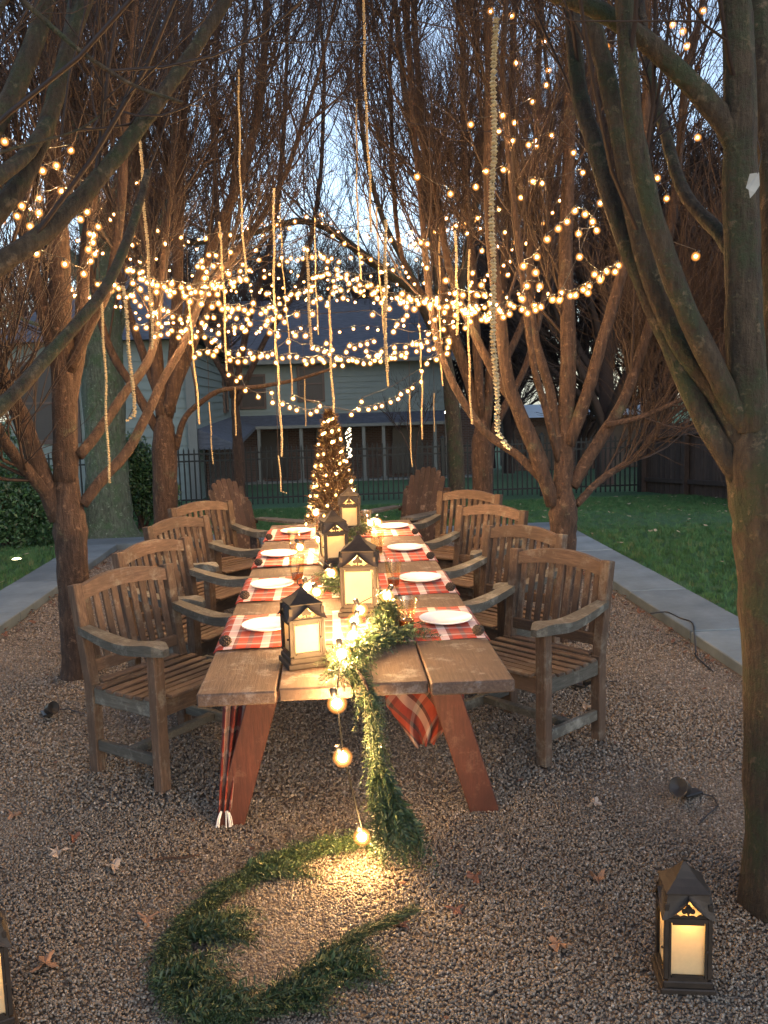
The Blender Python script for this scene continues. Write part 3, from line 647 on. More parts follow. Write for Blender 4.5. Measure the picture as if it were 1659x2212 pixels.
# fourth pair, beyond the far kerb
traced_tree('dark heavy limbed tree arching over the far end of the table', [(990, 1180, .12), (985, 1000, .12), (975, 860, .11), (960, 740, .10)], 13.0, [
    ([(960, 760), (900, 640), (840, 592), (765, 535), (705, 492), (640, 478), (560, 500), (480, 520)], .075, .03, -.5),
    ([(960, 740), (940, 560), (915, 400), (880, 240), (860, 60)], .07, .035, .4),
    ([(965, 760), (1000, 600), (1030, 420), (1050, 220), (1060, 20)], .07, .035, .2),
    ([(958, 780), (900, 620), (830, 480), (790, 330), (770, 150)], .05, .03, .8),
], M['bark_green'], per=(22, 7, 5), group='bare trees beyond the table', base_z=tz(0, 13), ln=(1.9, 1.0, .55), rm=(.008, .0042, .003))
traced_tree('slim bare tree beyond the left row in front of the house', [(520, 1120, .10), (515, 980, .10), (505, 840, .09)], 15.0, [
    ([(505, 860), (480, 680), (470, 480), (462, 300), (470, 80)], .06, .03, .4),
    ([(505, 860), (540, 680), (590, 500), (610, 320), (620, 120)], .06, .03, .2),
    ([(508, 880), (570, 740), (650, 600), (690, 400), (700, 200)], .05, .03, -.3),
    ([(500, 840), (420, 680), (370, 480), (350, 250)], .05, .03, .8),
], per=(22, 7, 5), group='bare trees beyond the table', base_z=tz(0, 15), ln=(2.0, 1.0, .6), rm=(.009, .0048, .0035))
# the big oak trunk on the left
traced_tree('massive furrowed grey-green oak trunk flaring at its foot on the left', [(240, 1178, .46), (236, 1120, .30), (230, 1000, .26), (222, 820, .25), (212, 640, .24), (205, 480, .22)], 11.6, [
    ([(205, 520), (180, 380), (150, 220), (140, 20)], .17, .09, .3), ([(208, 560), (260, 420), (300, 280), (330, 60)], .15, .08, -.2),
    ([(212, 640), (150, 560), (70, 480), (-20, 380)], .12, .06, .4), ([(222, 800), (262, 700), (290, 600), (350, 470)], .06, .03, .6), ([(222, 860), (180, 780), (120, 720), (50, 690)], .05, .02, -.6)
], M['oakbark'], per=(18, 6, 5), group='bare trees beyond the table', flare=1.2, base_z=tz(0, 11.6) - .02, name='oak_tree', ln=(1.9, 1.0, .5), rm=(.007, .0038, .0028))
# background trees: two kinds, repeated
def far_tree(h, seed):
    global rng
    keep = rng; rng = np.random.default_rng(seed)
    tr = np.zeros((1, 10, 3)); tr[0, :, 2] = np.linspace(0, h * .62, 10); tr[0, :, :2] = rng.normal(0, .06, (10, 2)).cumsum(0)
    B0 = (tr, np.linspace(.24, .10, 10)[None, :]); B1 = spawn(*B0, 22, .18, 1, 34, h * .42, h * .08, .6, 9, .8, .10, .05)
    B2 = spawn(*B1, 11, .12, 1, 34, h * .2, h * .05, .5, 7, .6, .14, .02); B3 = spawn(*B2, 7, .1, 1, 34, h * .1, h * .03, .6, 5, .4, .16, .011); B4 = spawn(*B3, 4, .1, 1, 36, h * .05, h * .015, .8, 3, .3, .18, .008)
    tv, tf = tubes_np([B0], 8); lv, lf_ = tubes_np([B1], 5); wv, wf_ = tubes_np([B2, B3, B4], 3)
    rng = keep
    return np_mesh('trunk', tv, tf, M['twigdark']), np_mesh('limbs', lv, lf_, M['twigdark']), np_mesh('twigs', wv, wf_, M['twigdark'])
kinds = [far_tree(11.5, 5), far_tree(13.5, 21)]
spots = [(-17, 30, 0, 'bare tree standing beside the left end of the house'), (-9, 51, 1, 'tall bare tree above the left half of the house roof'), (-2.5, 49, 0, 'bare tree rising behind the middle of the house roof'), (4.5, 50, 1, 'tall bare tree behind the right half of the house roof'),
         (9.5, 34, 0, 'bare tree just right of the house corner'), (14.5, 40, 1, 'bare tree between the house and the pale roofed garage'), (13.5, 27, 0, 'bare tree behind the corner where the two fences meet'), (20, 33, 1, 'bare tree beyond the board fence on the right'),
         (22, 50, 0, 'far bare tree behind the pale roofed garage'), (12, 21.5, 1, 'bare tree close behind the board fence'), (7.5, 24.5, 0, 'bare tree behind the iron fence near its right end'), (17, 26, 0, 'bare tree behind the middle of the board fence'), (-19, 22, 0, 'bare tree at the far left behind the house wing'), (25, 28, 0, 'bare tree far right beyond the board fence'), (-5.5, 31, 0, 'bare tree in front of the left half of the house roof'), (16, 47, 0, 'distant bare tree right of the garage roof'), (2, 58, 1, 'farthest bare tree behind the house ridge'), (8, 41, 1, 'bare tree behind the right end of the house'), (18, 38, 0, 'bare tree beyond the garage driveway'), (11, 29.5, 1, 'bare tree between the iron fence corner and the house'), (24, 40, 0, 'bare tree behind the board fence far right'), (-12, 40, 0, 'bare tree over the left roof end'), (13, 64, 1, 'distant bare tree farthest right of the house'), (1, 46.5, 1, 'bare tree close behind the centre of the house roof'), (-4, 46, 1, 'bare tree close behind the left part of the house roof'), (6, 47, 0, 'bare tree close behind the hipped end of the house roof'), (-13, 21, 1, 'bare tree left of the house wing behind the shrubs'), (-24, 44, 0, 'far bare tree at the left edge'), (30, 44, 1, 'far bare tree at the right edge'), (10, 56, 0, 'distant bare tree behind the gap right of the house')]
for i, (x, y, k, lab) in enumerate(spots):
    e = empty('bare_tree', (x, y, tz(x, y) - .1), rnd.uniform(0, 6.28)); tag(e, lab, 'tree', 'bare trees beyond the fence'); s = rnd.uniform(.9, 1.15)
    for nm, me in zip(('trunk', 'limbs', 'twigs'), kinds[k]): o = link(nm, me, e, sc=(s, s, s)); (tag(o, kind='stuff') if nm != 'trunk' else None)
# thin sapling by the iron fence
traced_tree('thin leafless sapling standing against the iron fence right of the lit cone tree', [(905, 1085, .03), (900, 1030, .025), (895, 980, .02)], 17.5, [([(895, 1000), (870, 940), (840, 900), (815, 880)], .014, .006, .2), ([(897, 990), (905, 930), (925, 880)], .014, .006, -.2), ([(895, 980), (880, 920), (885, 860)], .014, .006, .2)],
    per=(7, 4, 3), extend=.4, group='bare trees beyond the table', base_z=tz(0, 17.5), ln=(.5, .35, .2), rm=(.005, .004, .003))

# ------------------------------------------------------------------ table
TY0, TY1, TZ = 2.78, 6.54, .76
table = empty('trestle_table', (0, 4.66, 0)); tag(table, 'long rustic plank table on red A shaped legs set for a meal', 'table')
xe = [-.512, -.254, -.012, .232, .508]
for i in range(4):
    w = xe[i + 1] - xe[i] - .007; y0 = TY0 + (.0, .012, .018, -.012)[i]; y1 = TY1 + rnd.uniform(-.01, .02)
    q = MB(); q.box((0, 0, 0), (w, y1 - y0, .042), bev=.005)
    for v_i, v_ in enumerate(q.v): q.v[v_i] = (v_[0] + rnd.uniform(-.0015, .0015), v_[1], v_[2])
    q.obj('plank', M['plank'], table, loc=((xe[i] + xe[i + 1]) / 2, (y0 + y1) / 2 - 4.66, TZ - .021 + (-.003, 0, .001, .003)[i]))
for yb in (3.42, 5.95):
    for s in (-1, 1):
        q = MB(); q.beam((s * .30, yb - .02 - 4.66, TZ - .05), (s * .515, yb - 4.66 + .02, -.01), .115, .045, up=(0, 1, 0), bev=.004); q.obj('leg', M['redleg'], table)
    q = MB(); q.box((0, yb - .045 - 4.66, TZ - .09), (.86, .038, .09), bev=.003); q.obj('cross_beam', M['redleg'], table)
for yb in (4.3, 5.1): q = MB(); q.box((0, yb - 4.66, TZ - .062), (.9, .07, .036)); q.obj('batten', M['redleg'], table)

# ------------------------------------------------------------------ teak armchairs (front is -Y)
def make_chair():
    c = empty('garden_armchair')
    W, D, SH = .27, .2125, .42
    leg = MB(); leg.box((0, 0, .315), (.058, .052, .63), bev=.005); legm = leg.mesh('leg', M['teak'])
    for s in (-1, 1): link('leg', legm, c, loc=(s * W, -D, 0))
    for s in (-1, 1):
        q = MB(); P = [(s * W, D, 0), (s * W, D, .42), (s * (W + .005), D + .07, .865)]
        q.beam(P[0], P[1], .05, .055, up=(0, 1, 0)); q.beam((s * W, D, .40), P[2], .05, .05, up=(0, 1, 0)); q.obj('back_post', M['teak'], c)
    # seat frame and slats
    for s in (-1, 1):
        q = MB(); q.box((s * W, 0, SH - .055), (.032, 2 * D - .05, .075), bev=.004); q.obj('side_rail', M['teak_grey'], c)
        q = MB(); q.box((s * W, 0, .13), (.028, 2 * D - .05, .05), bev=.004); q.obj('side_stretcher', M['teak_grey'], c)
    q = MB(); q.box((0, -D, SH - .055), (2 * W - .06, .03, .075), bev=.004); q.obj('front_rail', M['teak_x'], c)
    q = MB(); q.box((0, 0, .132), (2 * W - .03, .04, .035), bev=.004); q.obj('middle_stretcher', M['teak_grey'], c)
    n = 8
    for i in range(n):
        y = -D - .03 + (2 * D + .02) * i / (n - 1); q = MB(); z = SH - .006 - .018 * math.sin(math.pi * i / (n - 1)) + .004
        q.box((0, 0, 0), (2 * W + (.05 if i < n - 1 and i > 0 else -.07), .044, .016), bev=.004); q.obj('seat_slat', M['teak_x'], c, loc=(0, y, z))
    # lower back rail, arched crest rail, slats
    def back(z): return D + max(0, (z - .42)) * .157
    q = MB(); q.box((0, back(.49), .49), (2 * W - .04, .03, .055), bev=.004); q.obj('lower_rail', M['teak_x'], c)
    q = MB(); nseg = 14; V = []
    for i in range(nseg + 1):
        x = -(W - .012) + 2 * (W - .012) * i / nseg; zt = .845 + .042 * (1 - (x / W) ** 2); zb = zt - .07 + (.012 * (abs(x) / W) ** 3)
        bow = .018 * (1 - (x / W) ** 2)
        for dy, z in ((-.016, zb), (.016, zb), (.016, zt), (-.016, zt)): V.append((x, back(z) + dy + bow, z))
    F = [(4 * i + k, 4 * i + (k + 1) % 4, 4 * i + 4 + (k + 1) % 4, 4 * i + 4 + k) for i in range(nseg) for k in range(4)] + [(3, 2, 1, 0), tuple(4 * nseg + k for k in range(4))]
    q.add(V, F); q.obj('crest_rail', M['teak_x'], c)
    ns = 9
    for i in range(ns):
        x = -(W - .05) + 2 * (W - .05) * i / (ns - 1); zt = .845 + .042 * (1 - (x / W) ** 2) - .05; bow = .018 * (1 - (x / W) ** 2)
        q = MB(); q.beam((x, back(.5) + 0, .50), (x, back(zt) + bow, zt), .035, .014, up=(0, 1, 0), bev=.003); q.obj('back_slat', M['teak'], c)
    # curved arms with rounded fronts
    for s in (-1, 1):
        q = MB(); V = []; K = 12
        for i in range(K + 1):
            t = i / K; y = D + .03 - t * (2 * D + .11); z = .665 - .05 * math.sin(min(1, t * 1.15) * math.pi * .62) + .028 * max(0, (t - .55)) / .45
            w = .028 + .018 * t + (.006 * math.sin(t * math.pi)); w *= math.sqrt(max(.12, 1 - max(0, (t - .86) / .14) ** 2)); th = .017 * (1 + .5 * t)
            if t > .9: th *= 1 - (t - .9) * 4
            z -= .0 if t < .88 else (t - .88) * .16
            for dx, dz in ((-w, -th), (w, -th), (w, th), (-w, th)): V.append((s * (W + .008) + dx, y, z + dz))
        F = [(4 * i + k, 4 * i + 4 + k, 4 * i + 4 + (k + 1) % 4, 4 * i + (k + 1) % 4) for i in range(K) for k in range(4)] + [(0, 1, 2, 3), tuple(4 * K + k for k in (3, 2, 1, 0))]
        q.add(V, F); q.obj('arm', M['teak_grey'], c, smooth=False)
    return c
protos = make_chair()
def face(fx, fy): return math.atan2(fx, -fy)       # front (-Y) turned to (fx, fy)
CH = [(-.84, 4.12, .797, -.604, 'nearest weathered teak armchair on the left side of the table'), (-.85, 5.00, .86, -.51, 'second teak armchair from the front on the left side of the table'),
      (-.88, 5.98, .84, -.545, 'third teak armchair from the front on the left side of the table'), (-.88, 6.88, .72, -.69, 'farthest teak armchair on the left side of the table'),
      (.845, 4.18, -.77, -.63, 'nearest weathered teak armchair on the right side of the table'), (.84, 5.02, -.79, -.61, 'second teak armchair from the front on the right side of the table'),
      (.85, 6.05, -.74, -.67, 'third teak armchair from the front on the right side of the table'), (.87, 7.02, -.66, -.75, 'farthest teak armchair on the right side of the table')]
for i, (x, y, fx, fy, lab) in enumerate(CH):
    o = protos if i == 0 else copy_tree(protos, (x, y, 0), 0)
    o.location = (x, y, .004); o.rotation_euler = (0, 0, face(fx, fy)); tag(o, lab, 'armchair', 'teak armchairs round the long table')

# ------------------------------------------------------------------ two fan-backed chairs beyond the table
def make_adk():
    c = empty('adirondack_chair')
    for s in (-1, 1):
        q = MB(); q.box((s * .29, -.33, .27), (.025, .10, .54), bev=.003); q.obj('leg', M['cedarback'], c)
        q = MB(); q.beam((s * .27, -.38, .34), (s * .25, .42, .0), .025, .12, up=(1, 0, 0)); q.obj('rear_leg', M['cedarback'], c)
        q = MB(); V = []; K = 8
        for i in range(K + 1):
            t = i / K; w = .045 + .025 * math.sin(t * math.pi * .7) + .01 * t; y = .30 - t * .78
            for dx, dz in ((-w, -.011), (w, -.011), (w, .011), (-w, .011)): V.append((s * .32 + dx, y, .55 + dz))
        q.add(V, [(4 * i + k, 4 * i + 4 + k, 4 * i + 4 + (k + 1) % 4, 4 * i + (k + 1) % 4) for i in range(K) for k in range(4)] + [(0, 1, 2, 3), tuple(4 * K + k for k in (3, 2, 1, 0))]); q.obj('arm', M['teak_grey'], c)
    for i in range(6):
        y = -.36 + i * .1; q = MB(); q.box((0, y, .365 - (y + .36) * .42), (.54, .085, .02), Matrix.Rotation(-.4, 3, 'X'), bev=.003); q.obj('seat_slat', M['cedarback'], c)
    n = 9
    for i in range(n):
        f = (i - (n - 1) / 2) / ((n - 1) / 2); h = .50 + .33 * math.sqrt(max(0, 1 - (abs(f) * .97) ** 2.2)); x0 = f * .205; x1 = f * .255
        q = MB(); a = Vector((x0, .17, .18)); d = Vector((x1 - x0, .27, .80)).normalized(); b_ = a + d * h * .98
        q.beam(a, b_, .060, .018, up=(0, 1, 0)); q.beam(b_ - d * .01, b_ + d * .014, .042, .017, up=(0, 1, 0)); q.obj('back_slat', M['cedarback'], c)
    q = MB(); q.beam((-.32, .325, .53), (.32, .325, .53), .03, .05); q.obj('back_brace', M['cedarback'], c)
    q = MB(); q.beam((-.27, .40, .74), (.27, .40, .74), .03, .045); q.obj('back_brace', M['cedarback'], c)
    return c
a1 = make_adk(); p = A(512, 1080, 8.3); a1.location = (p[0] + .16, 8.15, .004); a1.scale = (1.0, .9, .98); a1.rotation_euler = (0, 0, face(.68, -.6)); tag(a1, 'reddish fan backed garden chair beyond the left end of the table', 'garden chair', 'fan backed chairs beyond the table')
a2 = copy_tree(a1, (0, 0, 0), 0); p = A(905, 1080, 8.9); a2.location = (p[0] - .14, 8.7, .004); a2.rotation_euler = (0, 0, face(-.62, -.7)); tag(a2, 'reddish fan backed garden chair beyond the right end of the table', 'garden chair', 'fan backed chairs beyond the table')

# ------------------------------------------------------------------ plaid cloths
def band(nt, sock, per):
    mu = N(nt, 'ShaderNodeMath', operation='MULTIPLY'); mu.inputs[1].default_value = 1 / per; nt.links.new(sock, mu.inputs[0])
    fr = N(nt, 'ShaderNodeMath', operation='FRACT'); nt.links.new(mu.outputs[0], fr.inputs[0]); return fr.outputs[0]
def plaid(name, W_, RD, GR, OR, LT):
    m, nt, b = nodes(name); tc = N(nt, 'ShaderNodeTexCoord'); sp = N(nt, 'ShaderNodeSeparateXYZ'); nt.links.new(tc.outputs['UV'], sp.inputs[0])
    ca = ramp(nt, band(nt, sp.outputs[0], .135), [(0, RD), (.26, W_), (.50, GR), (.60, OR), (.86, GR)], 'CONSTANT')
    cb = ramp(nt, band(nt, sp.outputs[1], .10), [(0, RD), (.3, OR), (.48, W_), (.66, GR), (.78, LT)], 'CONSTANT')
    c = mixc(nt, .36, ca, cb); wv = noise(nt, coords(nt, (1, 1, 1), 'UV'), 160, 2, .6)
    nt.links.new(c, b.inputs['Base Color']); b.inputs['Roughness'].default_value = .95; bump(nt, b, wv, .25, .002); return m
M['plaid'] = plaid('red_white_plaid', (.58, .53, .52), (.32, .035, .022), (.12, .07, .075), (.38, .055, .028), (.40, .12, .08))
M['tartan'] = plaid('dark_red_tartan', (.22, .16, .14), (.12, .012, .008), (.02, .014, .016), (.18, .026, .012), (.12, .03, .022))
def cloth(name, f, nu, nv, uvs, th=.002, parent=None, loc=(0, 0, 0), mat='plaid'):
    V = []; 
    for j in range(nv + 1):
        for i in range(nu + 1): V.append(f(i / nu, j / nv))
    me = bpy.data.meshes.new(name); F = [(j * (nu + 1) + i, j * (nu + 1) + i + 1, (j + 1) * (nu + 1) + i + 1, (j + 1) * (nu + 1) + i) for j in range(nv) for i in range(nu)]
    me.from_pydata([tuple(v) for v in V], [], F); uv = me.uv_layers.new(name='UVMap')
    for l in me.loops: i = l.vertex_index; uv.data[l.index].uv = ((i % (nu + 1)) / nu * uvs[0], (i // (nu + 1)) / nv * uvs[1])
    me.materials.append(M[mat]); me.polygons.foreach_set('use_smooth', [True] * len(F)); o = link(name, me, parent, loc=loc)
    md = o.modifiers.new('thick', 'SOLIDIFY'); md.thickness = th; md.offset = 1; return o
PY = [(3.53, 'nearest'), (4.32, 'second'), (5.16, 'third'), (6.04, 'farthest')]
for k, (y, nm) in enumerate(PY):
    h = (.51, .52, .54, .50)[k]; ph = rnd.uniform(0, 6)
    y_ = y - .005
    fn = lambda u, v, ph=ph, y_=y_: ((u - .5) * 1.03, y_ - h / 2 + h * v + .006 * math.sin(u * 9 + ph) + (.01 if abs(u - .5) > .49 else 0) * math.sin(v * 7), TZ + .004 + .0012 * math.sin(u * 31 + v * 9 + ph) + (0 if abs(u - .5) < .4975 else -.012))
    o = cloth('table_runner', fn, 60, 14, (1.03, h)); tag(o, nm + ' red and white plaid runner laid across the table' + (' from the front' if k in (1, 2) else ''), 'table runner', 'plaid runners across the table')
    # dark cone weights at both cloth ends
    for s, sd in ((-1, 'left'), (1, 'right')):
        q = MB()
        for r_ in range(6):
            zz = .004 + r_ * .0055; rad = .019 * math.sin(math.pi * (r_ + 1.2) / 7.5)
            for j in range(7):
                a = 6.283 * (j + r_ * .5) / 7; q.ball((rad * math.cos(a), rad * math.sin(a), zz), .0062, 5, 4)
        q.ball((0, 0, .016), .014, 7, 5)
        o = q.obj('pine_cone', simple('dark_cone', (.03, .02, .015), .8, bstr=0) if 'dcone' not in M else M['dcone'], None, loc=(s * .475, y_ - h / 2 + .035, TZ + .008)); M['dcone'] = o.data.materials[0]
        tag(o, f'small dark cone on the {sd} end of the {nm} plaid runner', 'pine cone', 'dark cones at the runner ends')
# plaid throws hanging below the table
p0 = (.36, 3.30)
def throw_r(u, v):
    w = .17 * (1 - .1 * v) * (1 - max(0, v - .62) / .38 * .75); return (.245 + (u - .42) * w * 2 + .03 * v, 3.52 + .02 * math.sin(u * 14 + v * 3) + .03 * (u - .5), TZ - .045 - .46 * v + .0 * u)
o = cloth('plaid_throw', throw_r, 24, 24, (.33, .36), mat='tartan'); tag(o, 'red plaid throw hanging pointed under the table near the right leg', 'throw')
for l in o.data.loops:
    uv = o.data.uv_layers[0].data[l.index].uv; a, b2 = uv; uv.x, uv.y = (a * .71 - b2 * .71), (a * .71 + b2 * .71)
def throw_l(u, v):
    w = .06 * (1 - .55 * v); return (-.445 - .075 * v + (u - .5) * w * 2, 3.50 - .10 * v + .018 * math.sin(u * 17 + v * 4), TZ - .045 - .64 * v)
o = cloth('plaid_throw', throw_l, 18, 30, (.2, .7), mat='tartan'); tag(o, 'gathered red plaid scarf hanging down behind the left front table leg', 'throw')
q = MB(); 
for i in range(14): a = rnd.uniform(-.02, .02); q.tube([(a, 0, 0), (a * 1.6, rnd.uniform(-.01, .01), -.03), (a * 2, rnd.uniform(-.01, .01), -.065)], .0022, 4)
q.obj('fringe', simple('white_fringe', (.6, .6, .58), .9, bstr=0), o, loc=(-.52, 3.40, TZ - .685))

# ------------------------------------------------------------------ plates and glasses
m, nt, b = nodes('white_china'); b.inputs['Base Color'].default_value = (.78, .78, .76, 1); b.inputs['Roughness'].default_value = .18; M['china'] = m
q = MB(); q.lathe([(.0005, .004), (.058, .004), (.066, .009), (.100, .017), (.105, .0205), (.107, .020), (.104, .014), (.066, .003), (.06, .0), (.0005, .0)], 40); plm = q.mesh('plate', M['china'], True)
PL = [(-.331, 3.542, 'nearest white plate on the left'), (-.365, 4.339, 'second white plate on the left'), (-.378, 5.207, 'third white plate on the left'), (-.309, 6.072, 'farthest white plate on the left'),
      (.38, 3.525, 'nearest white plate on the right'), (.361, 4.353, 'second white plate on the right'), (.361, 5.25, 'third white plate on the right'), (.357, 6.144, 'farthest white plate on the right')]
for i, (x, y, lab) in enumerate(PL):
    o = link('plate', plm, None, loc=(x, y, TZ + .0075)); tag(o, lab + ' side of the table', 'plate', 'white plates on the plaid runners')
m = bpy.data.materials.new('tumbler_glass'); m.use_nodes = True; nt = m.node_tree; nt.nodes.clear(); o = N(nt, 'ShaderNodeOutputMaterial'); mx = N(nt, 'ShaderNodeMixShader'); mx.inputs[0].default_value = .10
tp = N(nt, 'ShaderNodeBsdfTransparent'); tp.inputs[0].default_value = (.97, .90, .76, 1); gl = N(nt, 'ShaderNodeBsdfGlossy'); gl.inputs['Roughness'].default_value = .08; nt.links.new(tp.outputs[0], mx.inputs[1]); nt.links.new(gl.outputs[0], mx.inputs[2]); nt.links.new(mx.outputs[0], o.inputs[0]); M['glass'] = m
m, nt, b = nodes('dark_drink'); b.inputs['Base Color'].default_value = (.10, .035, .012, 1); b.inputs['Roughness'].default_value = .08; M['drink'] = m
GL = [(.212, 3.40, 'tumbler with a dark drink left of the nearest right plate'), (.218, 4.20, 'tumbler with a dark drink left of the second right plate'), (.19, 5.10, 'tumbler with a dark drink left of the third right plate'),
      (-.245, 4.42, 'tumbler with a dark drink right of the second left plate'), (-.29, 5.30, 'tumbler with amber glow right of the third left plate'), (-.15, 6.02, 'tumbler right of the farthest left plate'), (.17, 6.12, 'tumbler left of the farthest right plate')]
for x, y, lab in GL:
    e = empty('tumbler', (x, y, TZ + .0075)); tag(e, lab, 'glass', 'drinking glasses on the table')
    q = MB(); q.lathe([(.0005, .001), (.026, .001), (.0275, .006), (.041, .132), (.0415, .134), (.0395, .134), (.0385, .131), (.0258, .014), (.0005, .012)], 24); q.obj('glass', M['glass'], e, smooth=True)
    q = MB(); q.lathe([(.0005, .0135), (.0250, .0138), (.0288, .046), (.0005, .046)], 20); q.obj('drink', M['drink'], e, smooth=False)

# ------------------------------------------------------------------ lanterns
def frosted(name, col=(.88, .76, .52)):
    m = bpy.data.materials.new(name); m.use_nodes = True; nt = m.node_tree; nt.nodes.clear(); o = N(nt, 'ShaderNodeOutputMaterial')
    t = N(nt, 'ShaderNodeBsdfTranslucent'); d = N(nt, 'ShaderNodeBsdfDiffuse'); mx = N(nt, 'ShaderNodeMixShader'); mx.inputs[0].default_value = .35
    n = noise(nt, coords(nt), 60, 3); c = ramp(nt, n, [(.3, tuple(x * .93 for x in col)), (.7, col)])
    nt.links.new(c, t.inputs[0]); nt.links.new(c, d.inputs[0]); nt.links.new(t.outputs[0], mx.inputs[1]); nt.links.new(d.outputs[0], mx.inputs[2]); nt.links.new(mx.outputs[0], o.inputs[0]); return m
M['frost'] = frosted('frosted_glass')
M['flame'] = emis('candle_flame', (1, .55, .18), 60)
def lantern(x, y, z, w, h, rz, lab, power, group='pagoda roofed candle lanterns', flame_z=.56):
    e = empty('candle_lantern', (x, y, z), rz); tag(e, lab, 'lantern', group)
    k = w / .14; hb = h * .60; r = w / 2; hr = h - hb - .006
    q = MB(); q.box((0, 0, .010), (w * 1.16, w * 1.16, .020), bev=.003); q.box((0, 0, .028), (w * 1.04, w * 1.04, .020), bev=.003); q.obj('base', M['metal'], e)
    z0 = .036
    q = MB()
    for sx in (-1, 1):
        for sy in (-1, 1): q.box((sx * (r - .006), sy * (r - .006), (z0 + hb + .04) / 2 + .008), (.012, .012, hb + .04 - z0), bev=.001)
    for s in (-1, 1):
        for zz in (z0 + .006, hb): q.box((0, s * (r - .005), zz), (w - .024, .009, .011)); q.box((s * (r - .005), 0, zz), (.009, w - .024, .011))
    q.obj('frame', M['metal'], e)
    for i in range(4):
        a = i * math.pi / 2; R = Matrix.Rotation(a, 4, 'Z')
        # door frame, pane, frieze on each face (face centre at -Y before rotation)
        pw = w - .030
        q = MB(); q.box((0, 0, hr * .15), (pw, .0025, hb - z0 - .02 + hr * .3)); o = q.obj('pane', M['frost'], e); o.matrix_local = R @ Matrix.Translation((0, -(r - .0115), (z0 + hb) / 2 + .003))
        q = MB()
        for s in (-1, 1): q.box((s * (pw / 2 - .001), 0, 0), (.006, .006, hb - z0 - .014)); q.box((0, 0, s * ((hb - z0) / 2 - .012)), (pw - .014, .0055, .008))
        q.ball((pw / 2, -.007, 0), .004, 6, 5)
        o = q.obj('door_frame', M['metal'], e); o.matrix_local = R @ Matrix.Translation((0, -(r - .004), (z0 + hb) / 2 + .003))
        # frieze: scalloped lower band and a small tree shaped finial in the ogee opening
        q = MB(); n = 24; zb = hb + .004; V = []
        for j in range(n + 1):
            u = -1 + 2 * j / n; zt = zb + k * (.005 + .006 * abs(math.sin(u * 2.5 * math.pi)) + .010 * abs(u) ** 3)
            for yy in (-.0015, .0015): V += [(u * (r - .012), yy, zb), (u * (r - .012), yy, zt)]
        F = []
        for j in range(n):
            b_ = 4 * j; F += [(b_, b_ + 4, b_ + 5, b_ + 1), (b_ + 2, b_ + 3, b_ + 7, b_ + 6), (b_ + 1, b_ + 5, b_ + 7, b_ + 3)]
        q.add(V, F); tz_ = zb + k * .006
        q.box((0, 0, tz_ + k * .010), (k * .006, .003, k * .02))
        for cx_, cz_, cr in ((0, .026, .012), (-.012, .021, .008), (.012, .021, .008), (0, .036, .007)):
            vs = [(k * (cx_ + cr * math.cos(t)), yy, tz_ + k * (cz_ - .004 + cr * math.sin(t))) for yy in (-.0014, .0014) for t in [6.283 * j / 10 for j in range(10)]]
            q.add(vs, [tuple(range(10))[::-1], tuple(range(10, 20))] + [(j, (j + 1) % 10, 10 + (j + 1) % 10, 10 + j) for j in range(10)])
        o = q.obj('frieze', M['metal'], e); o.matrix_local = R @ Matrix.Translation((0, -(r - .006), 0))
    # roof: four concave panels, lower edge cut in an ogee arch on every side
    prof = [(1.13, .0), (1.04, .10), (.96, .22), (.90, .34), (.86, .46), (.93, .48), (.93, .51), (.70, .60), (.45, .71), (.27, .82), (.14, .92), (.05, .98), (.0, 1.0)]
    q = MB(); nu = 12; V = []; F = []
    for i in range(4):
        a = i * math.pi / 2; o_ = len(V)
        for pj, (rr_, zz) in enumerate(prof):
            for j in range(nu + 1):
                u = -1 + 2 * j / nu; arch = max(0, 1 - abs(u) * 1.10) ** 1.4 * .42
                X = u * r * rr_; Yc = -r * rr_; Z = hb + .006 + hr * zz
                if zz < .47: Z = hb + .006 + hr * (arch + (.46 - arch) * zz / .46)
                X2 = X * math.cos(a) - Yc * math.sin(a); Y2 = X * math.sin(a) + Yc * math.cos(a); V.append((X2, Y2, Z))
        for pj in range(len(prof) - 1):
            for j in range(nu):
                b_ = o_ + pj * (nu + 1) + j; F.append((b_, b_ + 1, b_ + nu + 2, b_ + nu + 1))
    q.add(V, F); o = q.obj('roof', M['metal'], e, smooth=False); md = o.modifiers.new('t', 'SOLIDIFY'); md.thickness = .0025
    q = MB(); q.ball((0, 0, h + .004), .008 * k, 8, 6); rg = [(.014 * k * math.cos(t), 0, h + .018 * k + .014 * k * math.sin(t)) for t in [6.283 * j / 12 for j in range(13)]]; q.tube(rg, .0022, 6, cap=False); q.obj('ring', M['metal'], e)
    ch = hb * .64; q = MB(); q.lathe([(w * .2, 0), (w * .2, ch), (w * .17, ch - .004), (.0005, ch - .006)], 18, (0, -r * .2, .039)); cd = q.obj('candle', M['candle'], e, smooth=False)
    fz = .039 + ch + .018; q = MB(); q.lathe([(.0005, -.012), (.006, -.003), (.0065, .004), (.003, .014), (.0004, .022)], 8, (0, -r * .2, fz)); q.obj('flame', M['flame'], cd)
    ld = bpy.data.lights.new('candle_light', 'POINT'); ld.energy = power; ld.color = (1, .62, .25); ld.shadow_soft_size = .012
    lo = bpy.data.objects.new('candle_light', ld); COL.objects.link(lo); lo.parent = e; lo.location = (0, -r * (.56 if z < .3 else .25), fz + .012)
    return e
lantern(-.177, 3.06, TZ + .001, .125, .272, .30, 'lit candle lantern nearest the front end of the table', 6.0)
lantern(.045, 3.74, TZ + .007, .150, .338, -.12, 'largest lit lantern in the middle of the table behind the nearest one', 14.0)
lantern(-.06, 4.86, TZ + .001, .135, .308, .22, 'third lit lantern from the front of the table', 8.0)
lantern(.056, 6.0, TZ + .007, .135, .312, -.05, 'farthest lit lantern at the back of the table before the cone tree', 9)
